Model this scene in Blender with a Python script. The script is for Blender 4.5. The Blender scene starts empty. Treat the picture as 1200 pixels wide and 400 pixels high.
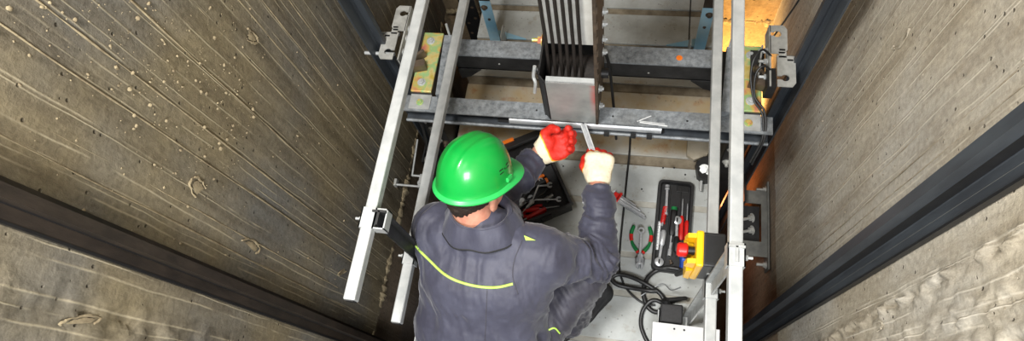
import bpy, bmesh, math, random
import numpy as np
from mathutils import Vector, Matrix, Quaternion
from mathutils.bvhtree import BVHTree
random.seed(7)
rng = np.random.default_rng(11)
V = Vector
PI = math.pi
scene = bpy.context.scene
COL = scene.collection
scene.view_settings.view_transform = 'Standard'
scene.view_settings.look = 'None'

# ------------------------------------------------------------------ materials
def s2l(c):
    return tuple(((x / 255.0) / 12.92 if x / 255.0 <= 0.04045 else ((x / 255.0 + 0.055) / 1.055) ** 2.4) for x in c) + (1.0,)

class NT:
    def __init__(self, name):
        self.m = bpy.data.materials.new(name)
        self.m.use_nodes = True
        self.t = self.m.node_tree
        self.b = self.t.nodes['Principled BSDF']
    def n(self, kind, **kw):
        nd = self.t.nodes.new(kind)
        for k, v in kw.items():
            if k.startswith('i_'):
                key = k[2:]
                key = int(key) if key.isdigit() else key.replace('_', ' ')
                nd.inputs[key].default_value = v
            else:
                setattr(nd, k, v)
        return nd
    def l(self, a, b):
        self.t.links.new(a, b)
    def coords(self, scale=(1, 1, 1)):
        tc = self.n('ShaderNodeTexCoord')
        mp = self.n('ShaderNodeMapping')
        mp.inputs['Scale'].default_value = scale
        self.l(tc.outputs['Object'], mp.inputs['Vector'])
        return mp.outputs['Vector']
    def noise(self, vec, scale, detail=5, rough=.6):
        nd = self.n('ShaderNodeTexNoise')
        nd.inputs['Scale'].default_value = scale
        nd.inputs['Detail'].default_value = detail
        nd.inputs['Roughness'].default_value = rough
        self.l(vec, nd.inputs['Vector'])
        return nd.outputs['Fac']
    def ramp(self, fac, stops):
        r = self.n('ShaderNodeValToRGB')
        e = r.color_ramp.elements
        e[0].position, e[0].color = stops[0]
        e[1].position, e[1].color = stops[1]
        for p, c in stops[2:]:
            x = e.new(p); x.color = c
        self.l(fac, r.inputs['Fac'])
        return r.outputs['Color']
    def mix(self, fac, a, b, mode='MIX'):
        x = self.n('ShaderNodeMix', data_type='RGBA', blend_type=mode)
        for sock, val in ((x.inputs[0], fac), (x.inputs[6], a), (x.inputs[7], b)):
            if isinstance(val, (tuple, list, float, int)):
                sock.default_value = val
            else:
                self.l(val, sock)
        return x.outputs[2]
    def math(self, op, a, b=0.0, c=0.0):
        x = self.n('ShaderNodeMath', operation=op)
        for i, val in enumerate((a, b, c)):
            if isinstance(val, (float, int)):
                x.inputs[i].default_value = val
            else:
                self.l(val, x.inputs[i])
        return x.outputs[0]
    def bump(self, h, strength=.3, dist=.01):
        b = self.n('ShaderNodeBump')
        b.inputs['Strength'].default_value = strength
        b.inputs['Distance'].default_value = dist
        self.l(h, b.inputs['Height'])
        self.l(b.outputs['Normal'], self.b.inputs['Normal'])

BW = ((0, 0, 0, 1), (1, 1, 1, 1))
def simple(name, c1, c2=None, rough=.5, metal=0., scale=20, bump=0., bscale=None, stretch=(1, 1, 1), lo=.35, hi=.65, spec=.5, coat=0.):
    t = NT(name)
    c2 = c2 or tuple(max(0, x * .8) for x in c1)
    v = t.coords(stretch)
    f = t.noise(v, scale)
    c = t.ramp(f, [(lo, s2l(c1)), (hi, s2l(c2))])
    t.l(c, t.b.inputs['Base Color'])
    t.b.inputs['Roughness'].default_value = rough
    t.b.inputs['Metallic'].default_value = metal
    t.b.inputs['Specular IOR Level'].default_value = spec
    t.b.inputs['Coat Weight'].default_value = coat
    if bump:
        t.bump(t.noise(v, bscale or scale * 3), bump, .004)
    return t.m

M = {}
def concrete(name, warm, cool, dark, line, gain_lines=1.0):
    t = NT(name)
    tc = t.n('ShaderNodeTexCoord')
    vec = tc.outputs['Object']
    sep = t.n('ShaderNodeSeparateXYZ'); t.l(vec, sep.inputs[0])
    big = t.noise(vec, 1.6, 4, .55)
    v2 = t.coords((1, 5, .9))
    streak = t.noise(v2, 3.2, 6, .65)
    fine = t.noise(vec, 60, 6, .7)
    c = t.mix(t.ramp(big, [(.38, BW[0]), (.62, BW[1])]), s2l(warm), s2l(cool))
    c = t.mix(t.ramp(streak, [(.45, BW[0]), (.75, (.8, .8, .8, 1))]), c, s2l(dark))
    fcol = t.ramp(fine, [(.3, (.68, .68, .68, 1)), (.7, (1.12, 1.12, 1.12, 1))])
    c = t.mix(1.0, c, fcol, 'MULTIPLY')
    # shutter-board joints: irregular vertical pale fins
    wob = t.noise(t.coords((1, 1, .9)), 2.2, 3, .5)
    fine_w = t.noise(t.coords((1, 1, 1.2)), 8, 2, .5)
    w = t.math('ADD', t.math('MULTIPLY_ADD', wob, .030, sep.outputs['Y']), t.math('MULTIPLY', fine_w, .004))
    masks = []
    for sc, wd, sd in ((9.0, .016, 3.0), (17.0, .022, 11.0)):
        vo = t.n('ShaderNodeTexVoronoi', voronoi_dimensions='1D', feature='DISTANCE_TO_EDGE')
        vo.inputs['Scale'].default_value = sc
        t.l(t.math('ADD', w, sd), vo.inputs['W'])
        mk = t.ramp(vo.outputs['Distance'], [(0.0, BW[1]), (wd * sc / 9 * 1.6, BW[0])])
        br = t.ramp(t.noise(t.coords((1, 1, .5)), 4.0 + sd, 3, .5), [(.40, BW[0]), (.56, BW[1])])
        masks.append(t.math('MULTIPLY', mk, br))
    lm = t.math('MINIMUM', t.math('ADD', masks[0], t.math('MULTIPLY', masks[1], .7)), 1.0)
    c = t.mix(t.math('MULTIPLY', lm, .85 * gain_lines), c, s2l(line))
    # pits
    pv = t.n('ShaderNodeTexVoronoi', feature='F1'); pv.inputs['Scale'].default_value = 26
    t.l(vec, pv.inputs['Vector'])
    pit = t.ramp(pv.outputs['Distance'], [(.05, BW[1]), (.12, BW[0])])
    c = t.mix(t.math('MULTIPLY', pit, .55), c, s2l((46, 40, 32)))
    t.l(c, t.b.inputs['Base Color'])
    t.b.inputs['Roughness'].default_value = .88
    t.b.inputs['Specular IOR Level'].default_value = .25
    h = t.math('ADD', t.math('MULTIPLY', lm, .30), t.math('ADD', t.math('MULTIPLY', fine, .45), t.math('MULTIPLY', streak, .5)))
    h = t.math('SUBTRACT', h, pit)
    t.bump(h, .95, .006)
    return t.m
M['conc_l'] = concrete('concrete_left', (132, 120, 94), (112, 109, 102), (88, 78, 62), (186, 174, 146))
M['conc_r_lit'] = concrete('concrete_right_lit', (178, 168, 148), (184, 180, 170), (138, 126, 106), (222, 214, 196), .8)  # same concrete as the left wall, with brighter light painted into its colours
M['conc_b'] = concrete('concrete_back', (150, 128, 96), (130, 116, 96), (80, 66, 50), (180, 164, 130), .5)
M['conc_dark'] = concrete('concrete_lower', (158, 138, 114), (140, 128, 116), (104, 90, 72), (180, 166, 142), .5)
M['mortar'] = simple('mortar', (160, 146, 116), (122, 108, 84), .9, 0, 30, .5)
M['mortar_pale'] = simple('mortar_pale', (176, 168, 150), (140, 128, 108), .9, 0, 30, .5)

def roofmetal():
    t = NT('roof_sheet')
    vec = t.n('ShaderNodeTexCoord').outputs['Object']
    sep = t.n('ShaderNodeSeparateXYZ'); t.l(vec, sep.inputs[0])
    big = t.noise(vec, 4.5, 6, .65)
    c = t.ramp(big, [(.34, s2l((152, 154, 150))), (.68, s2l((186, 190, 188)))])
    st = t.noise(vec, 14, 6, .7)
    c = t.mix(t.ramp(st, [(.56, BW[0]), (.74, (.7, .7, .7, 1))]), c, s2l((128, 116, 94)))
    # dusty tan band under the crosshead
    yb = t.n('ShaderNodeMapRange'); yb.inputs[1].default_value = 1.16; yb.inputs[2].default_value = 1.22
    t.l(sep.outputs['Y'], yb.inputs[0])
    yc = t.n('ShaderNodeMapRange'); yc.inputs[1].default_value = 1.60; yc.inputs[2].default_value = 1.46
    t.l(sep.outputs['Y'], yc.inputs[0])
    du = t.math('MULTIPLY', t.math('MULTIPLY', yb.outputs[0], yc.outputs[0]), t.ramp(t.noise(vec, 7, 5, .6), [(.30, (.45, .45, .45, 1)), (.62, BW[1])]))
    c = t.mix(du, c, s2l((168, 148, 112)))
    c = t.mix(t.math('MULTIPLY', du, t.ramp(t.noise(vec, 16, 4, .6), [(.56, BW[0]), (.68, (.7, .7, .7, 1))])), c, s2l((150, 98, 54)))
    spv = t.n('ShaderNodeTexVoronoi', feature='F1'); spv.inputs['Scale'].default_value = 34
    t.l(vec, spv.inputs['Vector'])
    sp = t.ramp(spv.outputs['Distance'], [(.07, BW[1]), (.15, BW[0])])
    c = t.mix(t.math('MULTIPLY', sp, .5), c, s2l((70, 64, 52)))
    t.l(c, t.b.inputs['Base Color'])
    t.b.inputs['Roughness'].default_value = .55
    t.b.inputs['Metallic'].default_value = .15
    t.bump(t.noise(vec, 40, 4), .12, .003)
    return t.m
M['roof'] = roofmetal()
M['groove'] = simple('roof_groove_dust', (132, 122, 104), (96, 86, 70), .9, 0, 16, .4)
M['groove_lit'] = simple('roof_groove_lit', (172, 170, 160), (146, 142, 132), .8, 0, 16, .3)  # near seams: their lighter shading is put into the colour
M['galv'] = simple('galvanised_steel', (190, 192, 190), (162, 164, 162), .48, .45, 22, .1)
M['galv_bright'] = simple('zinc_bright', (190, 192, 190), (168, 171, 170), .45, .3, 18, .06)
M['zinc_dull'] = simple('zinc_plate', (186, 186, 180), (160, 160, 154), .5, .3, 30, .1)
def beammat():
    t = NT('beam_spangled')
    vec = t.n('ShaderNodeTexCoord').outputs['Object']
    f = t.noise(vec, 38, 6, .75)
    g = t.noise(vec, 6, 4, .6)
    c = t.ramp(f, [(.30, s2l((80, 85, 90))), (.62, s2l((148, 153, 156)))])
    c = t.mix(t.ramp(g, [(.5, BW[0]), (.75, (.6, .6, .6, 1))]), c, s2l((92, 90, 84)))
    t.l(c, t.b.inputs['Base Color']); t.b.inputs['Roughness'].default_value = .5; t.b.inputs['Metallic'].default_value = .3
    t.bump(f, .15, .003)
    return t.m
M['beam'] = beammat()
M['steel_mid'] = simple('mid_steel', (118, 118, 112), (96, 96, 92), .55, .3, 20, .1)
M['steel_dark'] = simple('dark_steel', (52, 52, 52), (36, 36, 36), .5, .4, 20, .1)
M['rail_dark'] = simple('rail_grey', (78, 84, 90), (60, 64, 69), .48, .45, 14, .1, stretch=(1, 1, .2))
M['rail_brown'] = simple('rail_brown', (62, 53, 45), (42, 36, 31), .5, .35, 26, .25, stretch=(1, 1, .4))
M['black'] = simple('black_plastic', (24, 24, 25), (16, 16, 17), .5, 0, 30)
M['case'] = simple('case_plastic', (38, 38, 39), (28, 28, 29), .45, 0, 90, .15)
M['rubber'] = simple('cable_rubber', (36, 36, 36), (26, 26, 26), .42, 0, 60)
M['rope'] = simple('wire_rope', (38, 30, 24), (22, 18, 14), .7, 0, 120, .4, 200)
M['chrome'] = simple('chrome', (200, 202, 202), (176, 180, 182), .38, .6, 12)
M['tool'] = simple('tool_steel', (204, 205, 206), (168, 170, 172), .32, .45, 40)
M['tool_grey'] = simple('cast_grey', (168, 170, 170), (136, 138, 140), .45, .4, 60, .2)
M['red'] = simple('red_plastic', (206, 34, 28), (180, 24, 20), .35, 0, 20)
M['green'] = simple('green_grip', (22, 120, 62), (16, 100, 52), .4, 0, 20)
M['blue'] = simple('blue_grip', (28, 74, 170), (20, 60, 146), .4, 0, 20)
M['orange'] = simple('orange_plastic', (226, 118, 30), (208, 100, 24), .4, 0, 20)
M['yellow'] = simple('yellow_plastic', (244, 190, 22), (230, 172, 16), .35, 0, 12)
M['white_paint'] = simple('white_paint', (222, 223, 222), (206, 207, 206), .45, 0, 12)
M['guard_white'] = simple('guard_white', (226, 224, 216), (208, 205, 196), .5, .1, 18)
M['ruler'] = simple('ruler_white', (205, 208, 208), (150, 154, 156), .4, .1, 60, 0, stretch=(.2, 5, 1))
M['blue_film'] = simple('blue_film', (120, 172, 200), (150, 182, 196), .35, .2, 10)
M['rust_brown'] = simple('brown_steel', (96, 82, 68), (62, 54, 46), .55, .35, 16, .2)
M['beige'] = simple('beige_plate', (178, 170, 152), (156, 146, 126), .6, .1, 12)
def irid():
    t = NT('yellow_passivated_zinc')
    vec = t.n('ShaderNodeTexCoord').outputs['Object']
    f = t.noise(vec, 16, 3, .55)
    c = t.ramp(f, [(.30, s2l((190, 168, 70))), (.42, s2l((208, 190, 128))), (.50, s2l((150, 190, 130))), (.58, s2l((206, 178, 96))), (.68, s2l((206, 128, 110)))])
    t.l(c, t.b.inputs['Base Color']); t.b.inputs['Roughness'].default_value = .38; t.b.inputs['Metallic'].default_value = .4
    return t.m
M['irid'] = irid()
def boxplate():
    t = NT('box_steel')
    tc = t.n('ShaderNodeTexCoord'); vec = tc.outputs['Object']
    sep = t.n('ShaderNodeSeparateXYZ'); t.l(vec, sep.inputs[0])
    f = t.noise(vec, 7, 4, .6)
    c = t.ramp(f, [(.35, s2l((138, 143, 141))), (.65, s2l((170, 174, 170)))])
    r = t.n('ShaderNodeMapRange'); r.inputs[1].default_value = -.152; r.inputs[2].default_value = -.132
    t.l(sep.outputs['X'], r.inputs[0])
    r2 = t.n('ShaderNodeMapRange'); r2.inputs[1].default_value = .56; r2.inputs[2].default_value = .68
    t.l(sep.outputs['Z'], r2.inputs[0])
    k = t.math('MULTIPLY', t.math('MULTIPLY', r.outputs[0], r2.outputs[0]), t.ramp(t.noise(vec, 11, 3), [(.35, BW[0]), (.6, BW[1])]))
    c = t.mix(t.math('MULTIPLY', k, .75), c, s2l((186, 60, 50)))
    t.l(c, t.b.inputs['Base Color']); t.b.inputs['Roughness'].default_value = .4; t.b.inputs['Metallic'].default_value = .25
    return t.m
M['boxplate'] = boxplate()
M['skin'] = simple('skin', (206, 150, 126), (186, 124, 102), .5, 0, 30)
M['hair'] = simple('hair', (46, 34, 26), (30, 22, 17), .6, 0, 140, .5, 200)
M['helmet'] = simple('helmet_green', (16, 158, 62), (12, 148, 56), .28, 0, 4, coat=.3)
M['helmet_edge'] = simple('helmet_green_edge', (50, 190, 92), (44, 178, 84), .35, 0, 4)
def cloth(name, c1, c2):
    t = NT(name)
    vec = t.n('ShaderNodeTexCoord').outputs['Object']
    f = t.noise(vec, 9, 5, .6)
    c = t.ramp(f, [(.35, s2l(c1)), (.68, s2l(c2))])
    t.l(c, t.b.inputs['Base Color'])
    t.b.inputs['Roughness'].default_value = .6
    t.b.inputs['Specular IOR Level'].default_value = .45
    t.b.inputs['Sheen Weight'].default_value = .25
    t.b.inputs['Sheen Roughness'].default_value = .4
    w = t.noise(t.coords((1, 1, 1)), 420, 2, .5)
    cr = t.noise(t.coords((1.5, .6, .7)), 20, 2, .5)
    t.bump(t.math('ADD', t.math('MULTIPLY', w, .06), cr), .35, .012)
    return t.m
M['jacket'] = cloth('workwear_slate', (70, 71, 86), (55, 55, 69))
M['trousers'] = cloth('workwear_slate_trousers', (64, 63, 73), (50, 49, 58))
M['lime'] = simple('lime_piping', (190, 226, 104), (178, 214, 92), .5, 0, 20)
M['lining'] = simple('collar_lining', (40, 42, 48), (30, 31, 36), .7, 0, 20)
M['shoe'] = simple('shoe_suede', (46, 46, 48), (32, 32, 34), .8, 0, 60, .3)
M['sole'] = simple('shoe_sole', (26, 26, 27), (18, 18, 19), .7, 0, 40)
def glovemat():
    t = NT('dipped_glove')
    at = t.n('ShaderNodeVertexColor', layer_name='dip')
    vec = t.n('ShaderNodeTexCoord').outputs['Object']
    sp = t.n('ShaderNodeSeparateColor'); t.l(at.outputs['Color'], sp.inputs[0])
    k = t.math('ADD', sp.outputs[0], t.math('MULTIPLY_ADD', t.noise(vec, 60, 3), .16, -.08))
    c = t.ramp(k, [(.40, s2l((232, 220, 190))), (.46, s2l((240, 190, 50))), (.53, s2l((236, 150, 34))), (.58, s2l((214, 50, 24))), (.85, s2l((200, 36, 20)))])
    c = t.mix(1.0, c, t.ramp(t.noise(vec, 120, 3), [(.3, (.86, .86, .86, 1)), (.7, (1.05, 1.05, 1.05, 1))]), 'MULTIPLY')
    t.l(c, t.b.inputs['Base Color'])
    t.b.inputs['Roughness'].default_value = .6
    t.bump(t.noise(vec, 220, 3), .4, .002)
    return t.m
M['glove'] = glovemat()

# ------------------------------------------------------------------ mesh helpers
class MB:
    def __init__(self):
        self.v = []; self.f = []; self.s = []
    def add(self, vs, fs, smooth=False):
        o = len(self.v)
        self.v += [tuple(p) for p in vs]
        self.f += [tuple(i + o for i in f) for f in fs]
        self.s += [smooth] * len(fs)
        return self
    def box(self, c, s, R=None, bev=0.0):
        c = V(c); h = V(s) / 2
        R = R or Matrix.Identity(3)
        if bev <= 0:
            vs = [c + R @ V((x * h.x, y * h.y, z * h.z)) for x in (-1, 1) for y in (-1, 1) for z in (-1, 1)]
            fs = [(0, 1, 3, 2), (4, 6, 7, 5), (0, 4, 5, 1), (2, 3, 7, 6), (0, 2, 6, 4), (1, 5, 7, 3)]
            return self.add(vs, fs)
        bm = bmesh.new()
        bmesh.ops.create_cube(bm, size=1)
        for v in bm.verts: v.co = V((v.co.x * s[0], v.co.y * s[1], v.co.z * s[2]))
        bmesh.ops.bevel(bm, geom=list(bm.edges), offset=min(bev, min(s) * .45), segments=2, profile=.5, affect='EDGES')
        bm.verts.index_update()
        vs = [c + R @ v.co for v in bm.verts]
        fs = [tuple(v.index for v in f.verts) for f in bm.faces]
        bm.free()
        return self.add(vs, fs)
    def span(self, a, b, bev=0.0):
        a = V(a); b = V(b)
        return self.box((a + b) / 2, [abs(x) for x in (b - a)], None, bev)
    def bar(self, p0, p1, w, h, up=(0, 0, 1), bev=0.0):
        p0 = V(p0); p1 = V(p1)
        y = (p1 - p0); L = y.length; y.normalize()
        x = y.cross(V(up))
        if x.length < 1e-4: x = y.cross(V((0, 1, 0)))
        x.normalize(); z = x.cross(y)
        R = Matrix((x, y, z)).transposed()
        return self.box((p0 + p1) / 2, (w, L, h), R, bev)
    def prism(self, poly, origin, ux, uy, depth):
        """poly of 2-D points in the plane (ux,uy), extruded along ux x uy by depth"""
        ux = V(ux).normalized(); uy = V(uy).normalized(); uz = ux.cross(uy); o = V(origin)
        n = len(poly)
        vs = [o + ux * a + uy * b for a, b in poly] + [o + ux * a + uy * b + uz * depth for a, b in poly]
        fs = [tuple(range(n))[::-1], tuple(range(n, 2 * n))] + [(i, (i + 1) % n, n + (i + 1) % n, n + i) for i in range(n)]
        return self.add(vs, fs)
    def tube(self, pts, r, n=10, caps=True, closed=False):
        pts = [V(p) for p in pts]
        m = len(pts)
        rs = r if isinstance(r, (list, tuple)) else [r] * m
        vs = []; fs = []
        prev = None
        for i, p in enumerate(pts):
            a = pts[max(0, i - 1)]; b = pts[min(m - 1, i + 1)]
            t = (b - a)
            t = t.normalized() if t.length > 1e-9 else V((0, 0, 1))
            if prev is None:
                u = t.cross(V((0, 0, 1)))
                if u.length < .1: u = t.cross(V((0, 1, 0)))
            else:
                u = prev - t * prev.dot(t)
                if u.length < 1e-6: u = t.cross(V((0, 1, 0)))
            u.normalize(); prev = u; w = t.cross(u)
            for k in range(n):
                an = 2 * PI * k / n
                vs.append(p + (u * math.cos(an) + w * math.sin(an)) * rs[i])
        for i in range(m - 1):
            for k in range(n):
                fs.append((i * n + k, i * n + (k + 1) % n, (i + 1) * n + (k + 1) % n, (i + 1) * n + k))
        if caps:
            fs.append(tuple(range(n))[::-1]); fs.append(tuple(range((m - 1) * n, m * n)))
        return self.add(vs, fs, n > 6)
    def cyl(self, p0, p1, r, n=16):
        return self.tube([p0, p1], r, n)
    def hexbolt(self, p, axis, r=.009, h=.007, shank=0.0, washer=True):
        p = V(p); a = V(axis).normalized()
        if washer: self.tube([p, p + a * .002], r * 1.5, 14)
        self.tube([p + a * .002, p + a * (.002 + h)], r, 6)
        if shank: self.tube([p + a * (.002 + h), p + a * (.002 + h + shank)], r * .55, 10)
        return self
    def build(self, name, m, parent=None, smooth_all=False, sharp=40):
        me = bpy.data.meshes.new(name)
        me.from_pydata(self.v, [], self.f)
        me.polygons.foreach_set('use_smooth', [bool(s or smooth_all) for s in self.s])
        me.update()
        bm = bmesh.new(); bm.from_mesh(me)
        bmesh.ops.recalc_face_normals(bm, faces=bm.faces)
        if any(self.s) or smooth_all:
            for e in bm.edges:
                if len(e.link_faces) == 2 and e.calc_face_angle(0) > math.radians(sharp): e.smooth = False
        bm.to_mesh(me); bm.free()
        me.materials.append(m)
        o = bpy.data.objects.new(name, me); COL.objects.link(o)
        if parent: put(o, parent)
        return o
def put(o, parent):
    o.parent = parent
    o.matrix_parent_inverse = parent.matrix_world.inverted() if parent.type == 'MESH' or True else Matrix()
def tag(o, label, cat, group=None, kind=None):
    o['label'] = label; o['category'] = cat
    if group: o['group'] = group
    if kind: o['kind'] = kind
    return o
def thing(name, label, cat, loc=(0, 0, 0), group=None):
    o = bpy.data.objects.new(name, None); COL.objects.link(o)
    o.empty_display_size = .05
    o.location = loc
    o.matrix_world = Matrix.Translation(V(loc))
    return tag(o, label, cat, group)
def struct(o):
    o['kind'] = 'structure'; return o
def tree(o):
    return [o] + [d for c in o.children for d in tree(c)]
def move_tree(root, M4):
    """place a thing built at the origin: bake the transform in its empty"""
    root.matrix_world = M4
def clone(o, parent=None):
    c = o.copy(); COL.objects.link(c)
    if parent: c.parent = parent
    for ch in list(o.children): clone(ch, c)
    return c
def rot_z(a): return Matrix.Rotation(a, 3, 'Z')
def frame(p, x, z=(0, 0, 1)):
    """4x4 with local X along x and Z near z"""
    x = V(x).normalized(); z = V(z); z = (z - x * z.dot(x)).normalized(); y = z.cross(x)
    m = Matrix((x, y, z)).transposed().to_4x4(); m.translation = V(p); return m
def spline(pts, k=8):
    pts = [V(p) for p in pts]; out = []
    P = [2 * pts[0] - pts[1]] + pts + [2 * pts[-1] - pts[-2]]
    for i in range(1, len(P) - 2):
        for j in range(k):
            t = j / k
            a, b, c, d = P[i - 1], P[i], P[i + 1], P[i + 2]
            out.append(.5 * ((2 * b) + (c - a) * t + (2 * a - 5 * b + 4 * c - d) * t * t + (3 * b - a - 3 * c + d) * t ** 3))
    out.append(pts[-1]); return out
# ------------------------------------------------------------------ camera
C0 = V((0, 0, 2.6))
RX = V((0.98003852, 0.14370345, -0.13738199))      # image right, in world
DN = V((0.08040635, -0.91849671, -0.38716742))     # image down
FW = V((-0.1818222, 0.3683926, -0.91171683))       # viewing direction
cam_d = bpy.data.cameras.new('camera'); cam_d.sensor_width = 36; cam_d.lens = 36 * 730 / 1200
cam_d.clip_start = .02; cam_d.clip_end = 60
cam = bpy.data.objects.new('camera', cam_d); COL.objects.link(cam)
mw = Matrix((RX, -DN, -FW)).transposed().to_4x4(); mw.translation = C0
cam.matrix_world = mw
scene.camera = cam
def on(u, v, z=0.0):
    """point of the horizontal plane at height z (survey of the photograph)"""
    w = RX * (u - 600) + DN * (v - 200) + FW * 730
    return C0 + w * ((z - C0.z) / w.z)
def onx(u, v, x):
    w = RX * (u - 600) + DN * (v - 200) + FW * 730
    return C0 + w * ((x - C0.x) / w.x)

# ------------------------------------------------------------------ lights
wd = bpy.data.worlds.new('world'); scene.world = wd; wd.use_nodes = True
wd.node_tree.nodes['Background'].inputs[0].default_value = (.95, .97, 1, 1)
wd.node_tree.nodes['Background'].inputs[1].default_value = .28
def area(name, loc, target, size, power, col=(1, 1, 1), spread=180):
    l = bpy.data.lights.new(name, 'AREA'); l.energy = power; l.size = size; l.color = col; l.spread = math.radians(spread)
    o = bpy.data.objects.new(name, l); COL.objects.link(o); o.location = loc
    o.rotation_euler = (V(target) - V(loc)).to_track_quat('-Z', 'Y').to_euler(); return o
area('key_light', (-.80, .10, 3.25), (.35, .75, .4), .5, 98, (1, .975, .94))
area('fill_light', (.2, -1.15, 2.75), (-.1, .9, .3), .8, 66, (.95, .97, 1))
def point(name, loc, power, col, r=.06):
    l = bpy.data.lights.new(name, 'POINT'); l.energy = power; l.color = col; l.shadow_soft_size = r
    o = bpy.data.objects.new(name, l); COL.objects.link(o); o.location = loc; return o
def spot(name, loc, target, power, col, ang, r=.05):
    l = bpy.data.lights.new(name, 'SPOT'); l.energy = power; l.color = col; l.spot_size = math.radians(ang); l.spot_blend = .6; l.shadow_soft_size = r
    o = bpy.data.objects.new(name, l); COL.objects.link(o); o.location = loc
    o.rotation_euler = (V(target) - V(loc)).to_track_quat('-Z', 'Y').to_euler(); return o
spot('work_lamp_glow', (.52, 1.62, -.78), (.52, 2.16, -.60), 115, (1, .58, .19), 100)
point('work_lamp_glow_low', (.52, 1.36, -.95), 3.5, (1, .30, .10))

# ------------------------------------------------------------------ shaft
XL, XR, YB = -1.12, .70, 2.16
Z0, Z1 = -2.3, 3.7
JZ = -.32
def lattice_noise(P, seed):
    r = np.random.default_rng(seed); N = 32
    g = r.random((N, N, N))
    i = np.floor(P).astype(int); f = P - i; f = f * f * (3 - 2 * f)
    out = 0
    for dx in (0, 1):
        for dy in (0, 1):
            for dz in (0, 1):
                w = (f[..., 0] if dx else 1 - f[..., 0]) * (f[..., 1] if dy else 1 - f[..., 1]) * (f[..., 2] if dz else 1 - f[..., 2])
                out = out + w * g[(i[..., 0] + dx) % N, (i[..., 1] + dy) % N, (i[..., 2] + dz) % N]
    return out * 2 - 1
def fbm(P, seed, o=4):
    s = 0; a = 1
    for k in range(o):
        s = s + a * lattice_noise(P * 2 ** k, seed + k); a *= .5
    return s
def side_wall(name, X, sgn, z0, z1, m, seed, amp=.004, y0=-1.3, y1=YB, rough=(), step=.02):
    ny = int((y1 - y0) / step); nz = int((z1 - z0) / step)
    ys = np.linspace(y0, y1, ny); zs = np.linspace(z0, z1, nz)
    Yg, Zg = np.meshgrid(ys, zs, indexing='ij')
    P = np.stack([Yg * 5 + 40, Zg * 2 + 40, np.full_like(Yg, seed * 3.7)], -1)
    d = fbm(P, seed) * amp
    board = np.floor(Yg / .137 + .3)
    d = d + (np.sin(board * 12.9898 + seed) * 43758.5 % 1 - .5) * .005
    for (ya, slope, wdt, a) in rough:
        band = np.exp(-((Yg - ya - slope * (Zg - .8)) / wdt) ** 2)
        d = d + band * a * (fbm(np.stack([Yg * 70 + 90, Zg * 26 + 90, np.full_like(Yg, 3.)], -1), seed + 9, 3) + .25)
    vs = np.stack([X + sgn * d, Yg, Zg], -1).reshape(-1, 3)
    idx = np.arange(ny * nz).reshape(ny, nz)
    q = np.stack([idx[:-1, :-1], idx[1:, :-1], idx[1:, 1:], idx[:-1, 1:]], -1).reshape(-1, 4)
    if sgn < 0: q = q[:, ::-1]
    me = bpy.data.meshes.new(name); me.from_pydata(vs.tolist(), [], q.tolist())
    me.polygons.foreach_set('use_smooth', [True] * len(q)); me.update()
    me.materials.append(m)
    o = bpy.data.objects.new(name, me); COL.objects.link(o)
    return struct(o)
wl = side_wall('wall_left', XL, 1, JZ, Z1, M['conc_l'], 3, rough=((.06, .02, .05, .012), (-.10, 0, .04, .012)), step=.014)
wr = side_wall('wall_right', XR, -1, JZ, Z1, M['conc_r_lit'], 5, rough=((.41, .04, .014, .019), (.23, .05, .018, .016), (.31, .04, .06, .008)), step=.010)
side_wall('wall_left_lower', XL - .035, 1, Z0, JZ + .02, M['conc_dark'], 8, step=.04)
side_wall('wall_right_lower', XR + .012, -1, Z0, JZ + .02, M['conc_dark'], 9, step=.04)
def back_wall():
    mb = MB()
    mb.span((XL - .1, YB, JZ), (XR + .1, YB + .15, Z1)); mb.span((XL - .1, YB + .03, Z0), (XR + .1, YB + .15, JZ))
    return struct(mb.build('wall_back', M['conc_b']))
back_wall()
mb = MB(); mb.span((XL - .2, -1.4, Z0 - .12), (XR + .2, YB + .2, Z0)); struct(mb.build('floor', M['conc_dark']))
# ragged construction joint on the left wall: a crumbling lip of concrete, and the thin one on the right
def ragged_lip(name, X, sgn, z, y0, y1, m, w, seed):
    r = np.random.default_rng(seed)
    mb = MB(); n = int((y1 - y0) / .012); prof = 7
    vs = []
    for i in range(n):
        y = y0 + (y1 - y0) * i / (n - 1)
        k = w * (.55 + .45 * math.sin(y * 9 + 1) * math.sin(y * 23)) + r.uniform(-.3, .3) * w
        ww = max(.004, k)
        for j in range(prof):
            a = PI * j / (prof - 1)
            vs.append((X + sgn * (math.sin(a) * ww * .55 - .006), y, z + math.cos(a) * ww * 1.2 + r.uniform(-.2, .2) * w))
    fs = [(i * prof + j, (i + 1) * prof + j, (i + 1) * prof + j + 1, i * prof + j + 1) for i in range(n - 1) for j in range(prof - 1)]
    mb.add(vs, fs, False)
    return struct(mb.build(name, m))
ragged_lip('trim_1', XL, 1, JZ + .01, -.6, 2.1, M['mortar'], .034, 4)
ragged_lip('trim_2', XR, -1, JZ, -.6, 2.1, M['mortar'], .007, 5)

def back_lip():
    r = random.Random(6); mb = MB(); n = 150; prof = 6; vs = []
    for i in range(n):
        x = XL + (XR - XL) * i / (n - 1)
        w = max(.006, .02 * (.6 + .4 * math.sin(i * .35)) + r.uniform(-.008, .008))
        for j in range(prof):
            a = PI * j / (prof - 1)
            vs.append((x, YB - math.sin(a) * w * .9 + .006, JZ - .012 + math.cos(a) * w * 1.3 + r.uniform(-.005, .005)))
    mb.add(vs, [(i * prof + j, (i + 1) * prof + j, (i + 1) * prof + j + 1, i * prof + j + 1) for i in range(n - 1) for j in range(prof - 1)])
    return struct(mb.build('trim_3', M['mortar']))
back_lip()
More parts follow.
